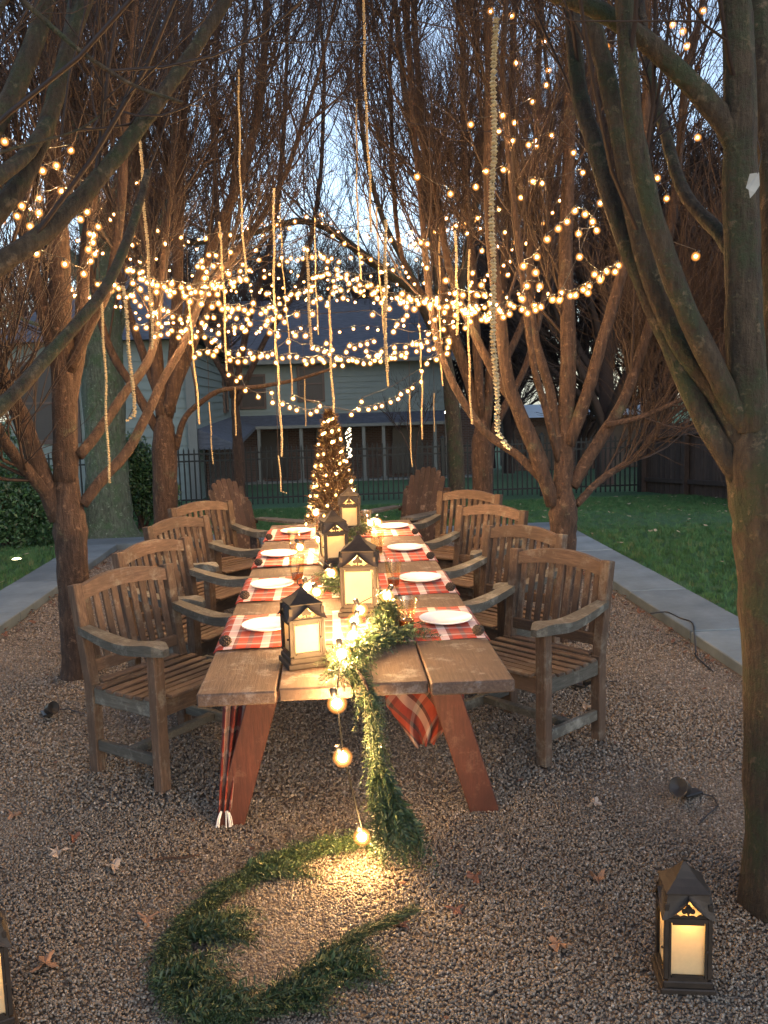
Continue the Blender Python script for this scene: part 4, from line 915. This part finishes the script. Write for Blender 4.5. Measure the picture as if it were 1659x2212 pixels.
lantern(.888, 2.325, .004, .129, .362, -.16, 'lit candle lantern standing on the gravel at the lower right', .5)
p = G(-32, 2215, 0); lantern(p[0] - .010, p[1], .004, .148, .395, .5, 'lit candle lantern on the gravel cut off by the left edge', .6)

# ------------------------------------------------------------------ cedar garland
m, nt, b = nodes('cedar_frond'); ge = N(nt, 'ShaderNodeNewGeometry')
nt.links.new(ramp(nt, ge.outputs['Random Per Island'], [(0, (.008, .020, .009)), (.5, (.019, .044, .016)), (.8, (.042, .074, .022)), (1, (.09, .09, .032))]), b.inputs['Base Color']); b.inputs['Roughness'].default_value = .6
tr = b.inputs.get('Subsurface Weight')
M['frond'] = m
def fronds(path, rad, n, size, flat=0.0, seed=3, down=0.0, kw_taper=0.0):
    """feathery sprays along a path: each a spine with many fine side leaflets"""
    r_ = np.random.default_rng(seed); P = resamp(catmull(np.array(path), 60), 200); k = len(P) - 1
    t = r_.uniform(0, k - .01, n); i = t.astype(int); f = (t - i)[:, None]; C_ = P[i] * (1 - f) + P[i + 1] * f; T_ = unit(P[i + 1] - P[i])
    rv = unit(r_.normal(size=(n, 3))); side = unit(rv - T_ * (rv * T_).sum(1, keepdims=True))
    D = unit(side * r_.uniform(.15, .95, (n, 1)) + T_ * r_.uniform(.5, 1.7, (n, 1)) + np.array([0, 0, -down]))
    if flat: D[:, 2] = np.abs(D[:, 2]) * (1 - flat); D = unit(D)
    C_ = C_ + side * rad * r_.uniform(0, .45, (n, 1))
    L = size * r_.uniform(.55, 1.25, (n, 1)) * (1 - kw_taper * (t[:, None] / k) ** 4); U = unit(np.cross(D, r_.normal(size=(n, 3))))
    K = 15; Vs = []; Fs = []; off = 0
    sag = np.array([0, 0, -1.0])
    for j in range(K):
        s = (j + 1) / K; base = C_ + D * L * s * .95 + sag * (s * s) * L * .22
        for sg in (-1, 1):
            ll = L * .21 * (1 - .55 * s) * r_.uniform(.7, 1.3, (n, 1)); dr = unit(U * sg + D * .6 + r_.normal(0, .25, (n, 3))); w = np.cross(dr, r_.normal(size=(n, 3))); w = unit(w) * ll * .085
            A_ = base - w; B_ = base + dr * ll * .55 - w * 1.3 + sag * ll * .05; Cc = base + dr * ll + sag * ll * .12; E_ = base + dr * ll * .5 + w * 1.3
            Vs.append(np.stack([A_, B_, Cc, E_], 1).reshape(-1, 3)); Fs.append(np.arange(n * 4).reshape(n, 4) + off); off += 4 * n
    w = unit(np.cross(D, r_.normal(size=(n, 3)))) * .0012; E1 = C_ + D * L + sag * L * .22
    Vs.append(np.stack([C_ - w, C_ + w, E1 + w * .3, E1 - w * .3], 1).reshape(-1, 3)); Fs.append(np.arange(n * 4).reshape(n, 4) + off)
    return np.vstack(Vs), np.vstack(Fs)
gar = empty('cedar_garland', (0, 4.5, TZ)); tag(gar, 'feathery cedar garland running down the table over its front edge and curling on the gravel', 'garland')
gorg = np.array([0, 4.5, TZ])
def gpart(nm, path, rad, n, size, **kw):
    V, F = fronds(path, rad, n, size, **kw); V[:, 2] = np.maximum(V[:, 2], kw.get('zmin', -9) if False else V[:, 2])
    o = link(nm, np_mesh(nm, V - gorg, F, M['frond']), gar); tag(o, kind='stuff'); return o
PT = [(.10, 6.3, .80), (.13, 5.9, .80), (-.05, 5.55, .80), (.11, 5.2, .80), (.10, 4.8, .80), (-.06, 4.45, .80), (-.05, 4.15, .80), (.10, 3.98, .80), (.15, 3.6, .80), (.10, 3.3, .80), (.0, 3.05, .80), (-.02, 2.86, .80)]
PD = [(-.02, 2.95, .80), (.01, 2.80, .795), (.04, 2.73, .74), (.05, 2.74, .60), (.055, 2.80, .42), (.07, 2.92, .22), (.07, 3.10, .07), (.02, 3.22, .05)]
gg = lambda x, y: tuple(G(x, y, .04))
PG = [gg(800, 1800), gg(745, 1822), gg(690, 1830), gg(600, 1862), gg(520, 1900), gg(440, 1955), gg(390, 2010), gg(365, 2065), gg(365, 2115), gg(390, 2160), gg(470, 2192), gg(560, 2172), gg(640, 2122), gg(710, 2065), gg(780, 2015), gg(850, 1985), gg(900, 1960)]
gpart('foliage', PT, .045, 1050, .125, flat=.6, seed=1)
gpart('foliage', [(.0, 3.05, .80), (.09, 3.2, .80), (.2, 3.3, .80)], .04, 70, .15, flat=.8, seed=5)
gpart('foliage', PD, .02, 340, .105, seed=2, down=.9)
gpart('foliage', [(.06, 2.78, .5), (.10, 2.84, .36), (.17, 2.95, .22)], .04, 220, .17, seed=8, down=1.3)
gpart('foliage', PG, .036, 2050, .088, flat=.45, seed=3, kw_taper=.7)
for i_, c_ in enumerate([(430, 2010), (360, 2120), (430, 2185), (600, 2160), (700, 2090), (560, 1880)]):
    P_ = [gg(c_[0] - 40, c_[1] + 15), gg(*c_), gg(c_[0] + 45, c_[1] - 10)]; gpart('foliage', P_, .06, 110, .14, flat=.5, seed=30 + i_)
def stem(path, r):
    q = MB(); q.tube([Vector(p) - Vector(gorg) for p in catmull(np.array(path), 50)], r, 6, jit=.2); q.obj('stem', M['bark'], gar)
stem(PT, .006); stem(PD, .006); stem([(p[0], p[1], .03) for p in PG], .006)

# ------------------------------------------------------------------ bulbs
M['core'] = emis('bulb_filament_core', (1, .56, .22), 1500)
m = bpy.data.materials.new('warm_bulb_halo'); m.use_nodes = True; nt = m.node_tree; nt.nodes.clear(); o = N(nt, 'ShaderNodeOutputMaterial'); mx = N(nt, 'ShaderNodeMixShader'); mx.inputs[0].default_value = .30  # see-through emissive shell, painted glow around the bulb core
tp = N(nt, 'ShaderNodeBsdfTransparent'); em = N(nt, 'ShaderNodeEmission'); em.inputs[0].default_value = (1, .60, .22, 1); em.inputs[1].default_value = 1.0
nt.links.new(tp.outputs[0], mx.inputs[1]); nt.links.new(em.outputs[0], mx.inputs[2]); nt.links.new(mx.outputs[0], o.inputs[0]); m.cycles.emission_sampling = 'NONE'; M['shell'] = m
m = m.copy(); m.name = 'warm_bulb_outer_halo'; M['shell_outer'] = m; m.node_tree.nodes['Mix Shader'].inputs[0].default_value = .075; m.node_tree.nodes['Emission'].inputs[0].default_value = (1, .36, .07, 1); m.node_tree.nodes['Emission'].inputs[1].default_value = 1.2; m.cycles.emission_sampling = 'NONE'  # fainter orange shell, outer edge of the painted glow
def bulb_mesh(rc, rs_, name='bulb'):
    q = MB(); q.ball((0, 0, 0), rc, 8, 6, 0); 
    for f_, m_ in ((.15, 1), (.4, 1), (.68, 1), (.95, 3), (1.2, 3), (1.45, 3)): q.ball((0, 0, 0), rc + (rs_ - rc) * f_, 10, 8, m_)  # nested emissive shells imitate the soft halo round the core
    q.lathe([(rs_ * .3, rs_ * 1.9), (rs_ * .42, rs_ * 1.85), (rs_ * .42, rs_ * .95), (rs_ * .3, rs_ * .9)], 6, (0, 0, 0), 2)
    return q.mesh(name, [M['core'], M['shell'], M['black'], M['shell_outer']], True)
BM = bulb_mesh(.0046, .0152)
BBIG = bulb_mesh(.015, .027)
BSM = bulb_mesh(.0040, .0130)
def string(label, pts, mesh=BM, cable=True, group='strings of warm bulbs hung between the trees', sag=.05, maxgap=9, name='string_lights'):
    P = [np.array(p) for p in pts]; c0 = P[0]; e = empty(name, tuple(c0)); tag(e, label, 'string lights', group)
    q = MB()
    for a, b_ in zip(P[:-1], P[1:]):
        d = np.linalg.norm(a - b_)
        if cable and d < maxgap:
            mid = (a + b_) / 2 - np.array([0, 0, d * sag]); up = np.array([0, 0, .028])
            q.tube([a + up - c0, mid + up - c0, b_ + up - c0], .0022, 4, cap=False)
    if q.v: q.obj('cable', M['black'], e)
    for p_ in P: link('bulb', mesh, e, loc=tuple(p_ - c0), rot=(rnd.uniform(-.5, .5), rnd.uniform(-.5, .5), 0))
    return e
BD = {
    'bandL2': "155,627 161,639 218,616 247,616 256,623 287,612 303,625 287,639 317,644 338,631 339,617 329,614 308,604 355,620 371,613 392,621 408,621 399,640 410,652 435,657 458,663 472,656 480,668 492,666 502,669 515,666 528,670 547,655 532,604 519,605 500,612 478,620 459,616 442,601 470,636 494,592 367,638",
    'mid': "294,709 316,708 342,699 336,676 347,724 334,728 363,721 386,729 402,729 402,712 423,728 472,721 507,708 523,708 530,715 540,700 574,703 578,693 590,690 604,684 615,696 641,680 675,679 660,726 638,725 600,726 583,719 574,673 544,672 805,680 858,701 871,691 879,682 850,717 925,722 940,731 958,712 980,706 1005,709 1016,695 1007,677 1040,691 1060,684 939,691",
    'bandM2': "576,635 595,670 617,669 642,637 672,628 692,645 677,653 707,660 719,634 723,620 736,627 741,644 768,624 779,631 794,618 809,632 815,645 824,654 841,667 858,644 754,613",
    'bandM1': "571,599 603,572 608,557 620,565 628,558 643,562 654,559 664,540 693,551 716,559 732,566 758,557 780,555 781,568 801,561 822,588 849,584 748,602 737,600 720,607 711,593 698,596 706,580 675,601 744,527",
    'bandL1': "248,548 263,545 285,530 287,586 308,587 358,527 436,564 427,576 438,578 446,588 461,575 479,578 467,552 451,551 498,545 518,534 552,540",
    'upper': "238,475 246,463 248,442 286,483 291,508 341,499 391,513 445,515 476,508 498,508 534,493 522,476 562,482 568,509 604,511 625,493 637,479 662,469 694,464 719,510 791,479 844,519 888,502 940,501 962,498 985,488 1002,483 1009,504 1037,494 1032,471 1055,454 1078,453 1091,502 964,472 599,486 296,395",
    'left': "4,477 37,467 47,445 84,460 84,428 133,413 167,425 173,435 188,458 174,474 212,490 203,508 194,505 201,524 191,539 205,549 196,564 181,592 140,571 79,548 65,489 92,369 122,358 153,325 53,325 10,306 204,412",
    'belly': "420,772 431,764 449,761 461,768 467,758 497,778 514,782 530,781 546,775 562,771 578,770 623,739 675,752 686,755 701,760 712,766 718,756 705,742 690,774 675,778 658,779 727,774 736,777 753,779 770,781 800,785 822,781 837,777 853,774 867,768 878,763 891,744 900,744 909,744 923,739 967,751 966,764 943,777 922,786 970,736 852,751 824,760 813,769 791,759 793,743 779,746 766,753 755,747 748,761 808,738",
    'low': "494,810 511,823 519,815 530,844 558,858 587,849 589,870 610,873 626,881 641,886 671,894 684,888 691,877 633,861 759,896 775,885 796,885 811,881 825,877 844,869 860,862 866,852 881,845 891,838 910,825 911,802 781,868",
    'bandR2': "869,635 888,648 878,663 895,668 930,658 943,649 983,634 1000,638 1030,637 1046,638 1040,616 1060,658 1073,659 1078,669 1102,658 1110,663 1020,668 963,606",
    'bandR1': "887,532 896,527 909,524 923,527 900,538 922,579 1021,590 1041,542 1075,532 1114,524 1097,594",
    'uright': "901,382 973,419 1028,404 1050,370 1088,367 1101,318 1107,304 1142,313 1158,316 1158,304 1192,293 1239,330 1259,373 1171,396 1151,392 1125,427 1077,284 1112,265 1086,250 1017,269 1151,220 1180,184 1185,152 1115,136 1176,90 1248,82 1105,34 1060,24 1337,427 1420,385 1440,429",
    'farright': "1309,103 1453,53 1475,68 1484,100 1519,23 1595,30 1630,249 1507,297",
    'rside': "1128,646 1138,618 1166,619 1157,589 1131,575 1160,555 1182,517 1206,494 1225,479 1242,456 1264,463 1280,479 1289,498 1250,505 1252,555 1299,600 1336,574 1270,633 1243,638 1208,649 1297,439 1503,554",

}
BY = dict(low=(6.5, 'lowest swag of bulbs drooping in front of the house wall'), belly=(5.9, 'deep swag of bulbs hanging across the house roof edge above the cone tree'), mid=(5.5, 'string of bulbs swinging across the grey house roof'),
    bandL1=(6.3, 'upper string of bulbs in the dense band left of centre'), bandL2=(5.3, 'lower string of bulbs in the dense band over the left chairs'), bandM1=(6.8, 'upper string of bulbs in the bright band over the table centre'), bandM2=(5.6, 'lower string of bulbs in the bright band over the table centre'),
    bandR1=(6.2, 'upper string of bulbs in the dense band right of centre'), bandR2=(5.1, 'lower string of bulbs in the dense band over the right chairs'), upper=(7.0, 'loose high string of bulbs above the dense band'), left=(4.8, 'string of bulbs scattered over the forked left tree'),
    rside=(4.3, 'string of bulbs across the middle of the right trees'), uright=(5.3, 'string of bulbs climbing high in the right tree'), farright=(4.6, 'few bulbs high in the upper right corner'))
for k, s in BD.items():
    Y, lab = BY[k]; pts = []
    for i, t in enumerate(s.split()):
        x, y = map(int, t.split(',')); pts.append(A(x, y, Y + .35 * math.sin(x * .012 + len(k)) + .12 * math.sin(i * 1.7)))
    string(lab, pts)
# swags farther down the alley, filling the dense band
def swag(label, a, b_, Ya, Yb, drop, n, mesh=BSM):
    p0 = A(*a, Ya); p1 = A(*b_, Yb); pts = []
    for i in range(n):
        t = i / (n - 1); p = p0 * (1 - t) + p1 * t; p[2] -= drop * 4 * t * (1 - t); p += rng.normal(0, .018, 3); pts.append(p)
    string(label, pts, mesh)
swag('distant swag of small bulbs from the second left tree towards the right row', (330, 600), (1000, 640), 8.4, 8.6, .10, 34)
swag('distant swag of small bulbs highest in the bright band', (430, 540), (930, 560), 8.8, 8.8, .22, 28)
swag('distant swag of small bulbs just above the house ridge', (300, 560), (860, 620), 9.4, 9.0, .14, 26)
swag('looping swag of bulbs sweeping low from the second left tree into the band', (215, 612), (705, 588), 6.0, 6.3, .27, 40, BM)
swag('long loop of bulbs dipping in front of the roof eave from left to right', (325, 690), (978, 735), 6.2, 6.4, .20, 46, BM)
swag('loop of bulbs from above the table centre into the right row', (660, 540), (1062, 655), 5.8, 6.0, .14, 34, BM)
swag('loop of bulbs crossing the right trunks towards the near tree', (880, 645), (1335, 578), 5.3, 4.6, .16, 38, BM)
swag('loop of bulbs hanging across the left half of the dense band', (240, 550), (560, 560), 5.6, 6.2, .22, 28, BM)
swag('far swag of tiny bulbs high on the left canopy', (190, 505), (600, 470), 9.2, 9.6, .16, 26)
swag('far swag of tiny bulbs high on the right canopy', (700, 480), (1070, 450), 9.6, 9.2, .22, 26)
swag('far swag of tiny bulbs joining the right row', (840, 570), (1180, 625), 7.6, 7.2, .14, 22)
swag('swag of tiny bulbs between the left trunks', (60, 450), (330, 560), 6.6, 7.4, .10, 18)
swag('far swag of tiny bulbs below the dense band on the left', (190, 640), (560, 720), 7.9, 8.2, .08, 22)
swag('swag of tiny bulbs rising into the right canopy', (1010, 620), (1230, 400), 7.0, 6.4, .10, 18)
swag('distant swag of small bulbs across the house roof', (330, 690), (985, 690), 7.6, 7.8, .10, 24)
# big bulbs in the garland
gb = [((682, 1108), 6.2), ((800, 1130), 6.05), ((816, 1128), 5.95), ((690, 1166), None), ((732, 1160), None), ((648, 1182), None), ((715, 1238), None), ((664, 1268), None), ((684, 1279), None), ((836, 1287), None), ((778, 1318), None), ((766, 1342), None), ((762, 1372), None), ((738, 1412), None)]
pts = [A(x, y, Y) if Y else G(x, y, TZ + .075) for (x, y), Y in gb] + [A(728, 1520, 2.74), A(740, 1636, 2.72), A(782, 1808, 3.02)]
pts = sorted(pts, key=lambda p: -p[1] if p[2] > .7 else 5 - p[2] - 2)
e = string('string of large globe bulbs wound through the cedar garland', pts, BBIG, True, 'garland lights', .0, 9)
for p_ in pts[-3:] + pts[-6:-3]:
    ld = bpy.data.lights.new('bulb_light', 'POINT'); ld.energy = 5.5 if p_[2] < .3 else (2.6 if p_[2] < .74 else 9); ld.color = (1, .56, .20); ld.shadow_soft_size = .03; lo = bpy.data.objects.new('bulb_light', ld); COL.objects.link(lo); lo.parent = e; lo.location = tuple(np.array(p_) - pts[0] + np.array([0, -.035, 0]))

# ------------------------------------------------------------------ lit cone tree beyond the table
TX, TYY = float(A(716, 1000, 7.35)[0]), 7.35; zt = AZ(716, 893, TYY)
ct = empty('cone_tree', (TX, TYY, 0)); tag(ct, 'slim dark cone shaped tree wrapped in small bulbs at the end of the table', 'tree')
q = MB(); q.lathe([(.13, 0), (.17, .02), (.20, .30), (.205, .33), (.19, .33), (.18, .29), (.0005, .29)], 20); q.obj('pot', simple('dark_clay_pot', (.08, .04, .03), .7), ct)
q = MB(); q.tube([(0, 0, .28), (0, 0, zt - .05)], [.03, .006], 7); q.obj('trunk', M['bark'], ct)
n = 8000; t = rng.uniform(0, 1, n) ** 1.25; rad = (.235 * (1 - t) ** .85 + .02) * rng.uniform(.35, 1.05, n); aa = rng.uniform(0, 6.283, n)
C_ = np.stack([rad * np.cos(aa), rad * np.sin(aa), .36 + t * (zt - .36)], 1); D = unit(C_ * np.array([1, 1, 0]) + np.array([0, 0, .12]) + rng.normal(0, .08, (n, 3))); L = rng.uniform(.03, .075, (n, 1)); w = unit(np.cross(D, rng.normal(size=(n, 3)))) * .006
V = np.stack([C_ - D * L * .3, C_ - w + D * L * .4, C_ + D * L, C_ + w + D * L * .4], 1).reshape(-1, 3)
m, nt, b = nodes('russet_needles'); ge = N(nt, 'ShaderNodeNewGeometry'); nt.links.new(ramp(nt, ge.outputs['Random Per Island'], [(0, (.02, .011, .006)), (.6, (.06, .028, .013)), (1, (.11, .075, .025))]), b.inputs['Base Color']); b.inputs['Roughness'].default_value = .6
o = link('foliage', np_mesh('foliage', V, np.arange(n * 4).reshape(n, 4), m), ct); tag(o, kind='stuff')
pts = []
for i in range(125):
    t = (i + rnd.uniform(-.3, .3)) / 125; t = min(1, max(0, t)); a = i * .72 + rnd.uniform(-.7, .7); z = .42 + (t ** 1.15) * (zt - .42); rr_ = .235 * (1 - t ** 1.1) ** .85 + .035
    pts.append(np.array([TX + rr_ * math.cos(a), TYY + rr_ * math.sin(a), z]))
string('small bulbs wound in a spiral round the slim cone tree', pts, BSM, True, 'cone tree lights', .02, .6)
# small glittering column behind
e = empty('glitter_garland', tuple(A(752, 925, 7.9))); tag(e, 'thin glittering strand of tiny lights hanging just right of the cone tree', 'ornament')
q = MB(); 
for i in range(60):
    q.ball((rnd.uniform(-.025, .025), rnd.uniform(-.02, .02), -.26 * i / 60), .0045, 5, 4)
q.obj('bead', emis('tiny_gold_light', (1, .8, .5), 3), e); q = MB(); q.tube([(0, 0, .05), (0, 0, -.27)], .002, 4); q.obj('wire', M['black'], e)

# ------------------------------------------------------------------ hanging bead strands
m, nt, b = nodes('cream_crystal_bead'); v = coords(nt); n1 = noise(nt, v, 60, 3)
nt.links.new(ramp(nt, n1, [(.3, (.34, .25, .13)), (.7, (.52, .40, .22))]), b.inputs['Base Color']); b.inputs['Roughness'].default_value = .35; b.inputs['Subsurface Weight'].default_value = 0; M['bead'] = m
ST = [  # x top, y top, x bottom, y bottom, Y, radius, label
 (307, 258, 324, 752, 4.6, .0105, 'long strand hanging before the second left tree, ending at its fork'),
 (512, 152, 530, 592, 5.6, .008, 'long strand left of centre ending above the dense band of bulbs'),
 (788, -40, 797, 500, 5.2, .010, 'long strand hanging from the top edge of the picture near its middle'),
 (1066, 40, 1072, 968, 2.75, .0125, 'thickest and longest strand, in front on the right with a hooked end'),
 (766, 212, 780, 602, 6.2, .008, 'strand hanging close left of the middle one from the top edge'),
 (590, 408, 604, 985, 5.6, .0098, 'long strand hanging to the left of the cone tree below the swag'),
 (600, 430, 634, 858, 7.4, .0075, 'thin strand hanging close right of the long one before the house window'),
 (830, 476, 838, 800, 4.6, .0125, 'thick short strand right of the table centre before the house eave'),
 (808, 450, 842, 832, 6.8, .0085, 'thin strand hanging just behind the thick short one'),
 (664, 540, 667, 752, 4.8, .011, 'yellow strand glowing brightest over the table middle'),
 (715, 640, 719, 890, 5.6, .010, 'strand ending at the top of the cone tree'),
 (215, 650, 241, 1042, 4.7, .0100, 'strand before the left trunks reaching down to the lowest left branch'),
 (268, 618, 288, 908, 4.3, .0125, 'thick strand with a curled end between the left trees'),
 (410, 650, 430, 915, 5.9, .0085, 'strand before the low horizontal branch of the second left tree'),
 (472, 480, 490, 800, 5.4, .0092, 'strand ending at the left end of the lowest swag'),
 (680, 470, 688, 722, 7.2, .0068, 'thin strand crossing the house ridge'),
 (948, 495, 955, 832, 6.4, .0085, 'strand before the third right tree, left of two others'),
 (983, 500, 985, 722, 5.2, .0105, 'short bright strand left of the thickest one'),
 (1012, 540, 1018, 915, 5.6, .0098, 'straight strand close left of the thickest one reaching fence height'),
 (907, 700, 911, 948, 6.8, .0085, 'thin strand hanging from the right end of the lowest swag'),
 (884, 848, 893, 1008, 7.4, .0078, 'short strand hanging before the right porch posts'),
 (937, 850, 940, 932, 8.6, .0078, 'very short strand over the right end of the porch roof'),
 (505, 838, 509, 940, 7.8, .0085, 'short strand hanging before the corner of the porch roof'),
 (455, 870, 459, 1002, 8.2, .0085, 'short pale strand before the left house wing'),
 (655, 815, 661, 920, 8.4, .0078, 'short thin strand before the lower right window frame'),
 (603, 985, 606, 1065, 6.0, .0062, 'thin lowest strand left of the cone tree with a hooked end'),
]
bead = MB(); bead.ball((0, 0, 0), 1, 5, 4)
for (x0, y0, x1, y1, Y, r_, lab) in ST:
    r_ *= .82
    p0 = A(x0, y0, Y); p1 = A(x1, y1, Y); x = (p0[0] + p1[0]) / 2; L = p0[2] - p1[2]; lean = (p1[0] - p0[0]) * .55
    e = empty('bead_strand', (float(x), Y, float(p0[2]))); tag(e, 'cream bead ' + lab, 'hanging strand', 'bead strands hanging from the branches')
    n = int(L / (r_ * 1.05)); ph = rnd.uniform(0, 6); hook = 'hook' in lab or 'curled' in lab; V = []; F = []
    q = MB(); cp = []
    for i in range(n + 1):
        t = i / n; z = -L * t; wx = lean * (t - .5) + .008 * math.sin(z * 4 + ph) + .003 * math.sin(z * 17 + ph); wy = .004 * math.sin(z * 7 + ph * 2)
        if hook and t > .96: wx += (t - .96) / .04 * .035 * (1 if x0 > 400 else -1)
        cp.append((wx, wy, z))
        rr_ = r_ * rnd.uniform(.75, 1.0); a = rnd.uniform(0, 1)
        for j in range(3):
            b_ = a + j * 2.09; c_ = (wx + .42 * r_ * math.cos(b_), wy + .42 * r_ * math.sin(b_), z + rnd.uniform(-.3, .3) * r_)
            o_ = len(V); s_ = rr_ * rnd.uniform(.65, .9)
            V += [(c_[0] + s_ * dx, c_[1] + s_ * dy, c_[2] + s_ * dz) for dx, dy, dz in ((1, 0, 0), (-1, 0, 0), (0, 1, 0), (0, -1, 0), (0, 0, 1), (0, 0, -1))]
            F += [(o_ + i0, o_ + i1, o_ + i2) for i0, i1, i2 in ((0, 2, 4), (2, 1, 4), (1, 3, 4), (3, 0, 4), (2, 0, 5), (1, 2, 5), (3, 1, 5), (0, 3, 5))]
    q.add(V, F); o = q.obj('beads', M['bead'], e); tag(o, kind='stuff')
    q = MB(); q.tube([(lean * -.5, 0, .55), cp[0]] + cp[2::6] + [cp[-1]], .0016, 4); q.obj('cord', M['twig'], e)

# ------------------------------------------------------------------ small things on the ground
def oakleaf(px, py, size, rz, col, lab, tilt=.25):
    size *= .8; col = tuple(c * .72 for c in col)
    p = G(px, py, .012); e = empty('fallen_leaf', (p[0], p[1], .013), rz); q = MB(); n = 26; V = [(0, 0, .01 * size / .1)]
    for i in range(n):
        a = 6.283 * i / n; r0 = size * (.42 + .12 * math.cos(a * 7 + .3 * math.sin(px)) + .09 * math.sin(a * 3 + px) + .05 * math.sin(a * 11 + py)) * (1 if abs(math.sin(a)) < .9 else .9); x_, y_ = r0 * math.cos(a) * .75, r0 * math.sin(a) * 1.15
        V.append((x_, y_, .012 * math.sin(a * 2 + px) + abs(x_) * tilt * (1.4 + math.sin(py)) + .008 * math.sin(a * 5 + py)))
    q.add(V, [(0, 1 + i, 1 + (i + 1) % n) for i in range(n)]); o = q.obj('blade', simple('leaf_colour', col, .7, var=.25, scale=25), e); md = o.modifiers.new('t', 'SOLIDIFY'); md.thickness = .0012
    q = MB(); q.tube([(0, -size * .5, .006), (.004, -size * .85, .012)], .0014, 5); q.obj('stalk', M['bark'], e); tag(e, lab, 'leaf', 'fallen leaves on the gravel')
TAN, PALE, RUS = (.30, .16, .09), (.42, .33, .26), (.20, .08, .045)
for a in [(245, 1873, .085, .4, PALE, 'pale rounded leaf on the gravel left of the garland'), (125, 1843, .09, 1.9, PALE, 'pale lobed leaf lying left of the rounded pale leaf'), (30, 1762, .07, 1.4, TAN, 'tan curled leaf near the left edge on the gravel'),
          (160, 1808, .06, .9, RUS, 'small russet leaf above the pale lobed leaf'), (97, 2086, .10, 2.3, TAN, 'large tan leaf near the lower left lantern'), (318, 1985, .08, 1.1, TAN, 'tan leaf just outside the left bend of the garland'),
          (455, 2105, .085, 2.9, TAN, 'tan leaf resting inside the left bend of the garland'), (1205, 2042, .08, .6, TAN, 'tan leaf left of the ground lantern'), (985, 1965, .07, 1.7, RUS, 'russet leaf right of the loose garland tip'),
          (1025, 1895, .085, 2.6, RUS, 'russet lobed leaf on the gravel below the table'), (1290, 1898, .08, .2, TAN, 'tan lobed leaf right of the two russet ones'), (1285, 1738, .085, 2.0, PALE, 'pale folded leaf right of the right table leg'),
          (1268, 1528, .07, .8, PALE, 'pale leaf under the nearest right chair'), (870, 2000, .06, 1.2, RUS, 'small russet leaf at the loose tip of the garland'), (1078, 1835, .035, 1.0, PALE, 'tiny pale leaf scrap on the gravel in front of the table')]: oakleaf(*a)
q = MB(); p = G(380, 1862, .012); pts_ = [(-.09, 0, .01), (-.04, .008, .014), (.02, .004, .012), (.085, .015, .016)]; q.tube(pts_, [.004, .006, .005, .003], 6, jit=.2); o = q.obj('twig', M['bark'], None, loc=tuple(p)); tag(o, 'short brown twig lying on the gravel above the garland', 'twig')
def spot(px, py, rz, s, lab, group='black ground spotlights'):
    p = G(px, py, .0); e = empty('ground_spotlight', (p[0], p[1], .004), rz); tag(e, lab, 'spotlight', group)
    q = MB(); q.lathe([(.0005, .0), (.028, .0), (.034, .02), (.040, .075), (.043, .08), (.038, .08), (.0005, .07)], 16); o = q.obj('head', M['black'], e); o.rotation_euler = (1.15, 0, .4); o.location = (0, 0, .045); o.scale = (s, s, s)
    q = MB(); q.box((0, .03, .02), (.05, .09, .012), bev=.003); q.box((0, .0, .035), (.012, .012, .05)); q.obj('bracket', M['black'], e)
    q = MB(); q.tube([(0, .06, .015), (.05, .10, .01), (.12, .06, .008), (.16, -.04, .006), (.20, -.12, .006)], .003, 6); q.obj('cable', M['black'], e)
spot(104, 1553, .5, .8, 'small black spotlight on the gravel left of the nearest left chair'); spot(1480, 1728, -1.2, .95, 'black spotlight lying tilted on the gravel at right'); spot(1262, 1490, .9, .8, 'small black spotlight behind the nearest right chair leg')
# cord across the right kerb
def gk(x, y, z=.076): return tuple(G(x, y, z))
pts_ = [gk(1405, 1325), gk(1440, 1322), gk(1470, 1335), gk(1495, 1345), gk(1500, 1370), tuple(np.array(gk(1503, 1395)) + [0, 0, -.03]), gk(1504, 1418, .02), gk(1540, 1450, .015)]
q = MB(); c0 = np.array(pts_[0]); q.tube([tuple(p - c0) for p in catmull(np.array(pts_), 40)], .005, 6); o = q.obj('power_cord', M['black'], None, loc=tuple(c0)); tag(o, 'thin black power cord lying across the right stone kerb', 'cord')
# white paper tag in the near right tree
p = A(1628, 400, 2.5); e = empty('paper_tag', tuple(p)); tag(e, 'white folded paper tag hanging in the near right tree', 'tag'); q = MB()
q.add([(-.012, 0, .03), (.016, .004, .034), (.018, .002, .0), (.004, .0, -.02), (-.008, .003, -.034), (-.014, 0, -.012), (-.020, .004, -.006)], [(0, 1, 2, 3, 4, 5, 6)]); o = q.obj('paper', simple('white_paper', (.26, .26, .25), .8, bstr=0), e); md = o.modifiers.new('t', 'SOLIDIFY'); md.thickness = .001
q = MB(); q.tube([(.01, 0, .03), (.02, 0, .08), (.03, .05, .14)], .001, 4); q.obj('string', M['black'], e)
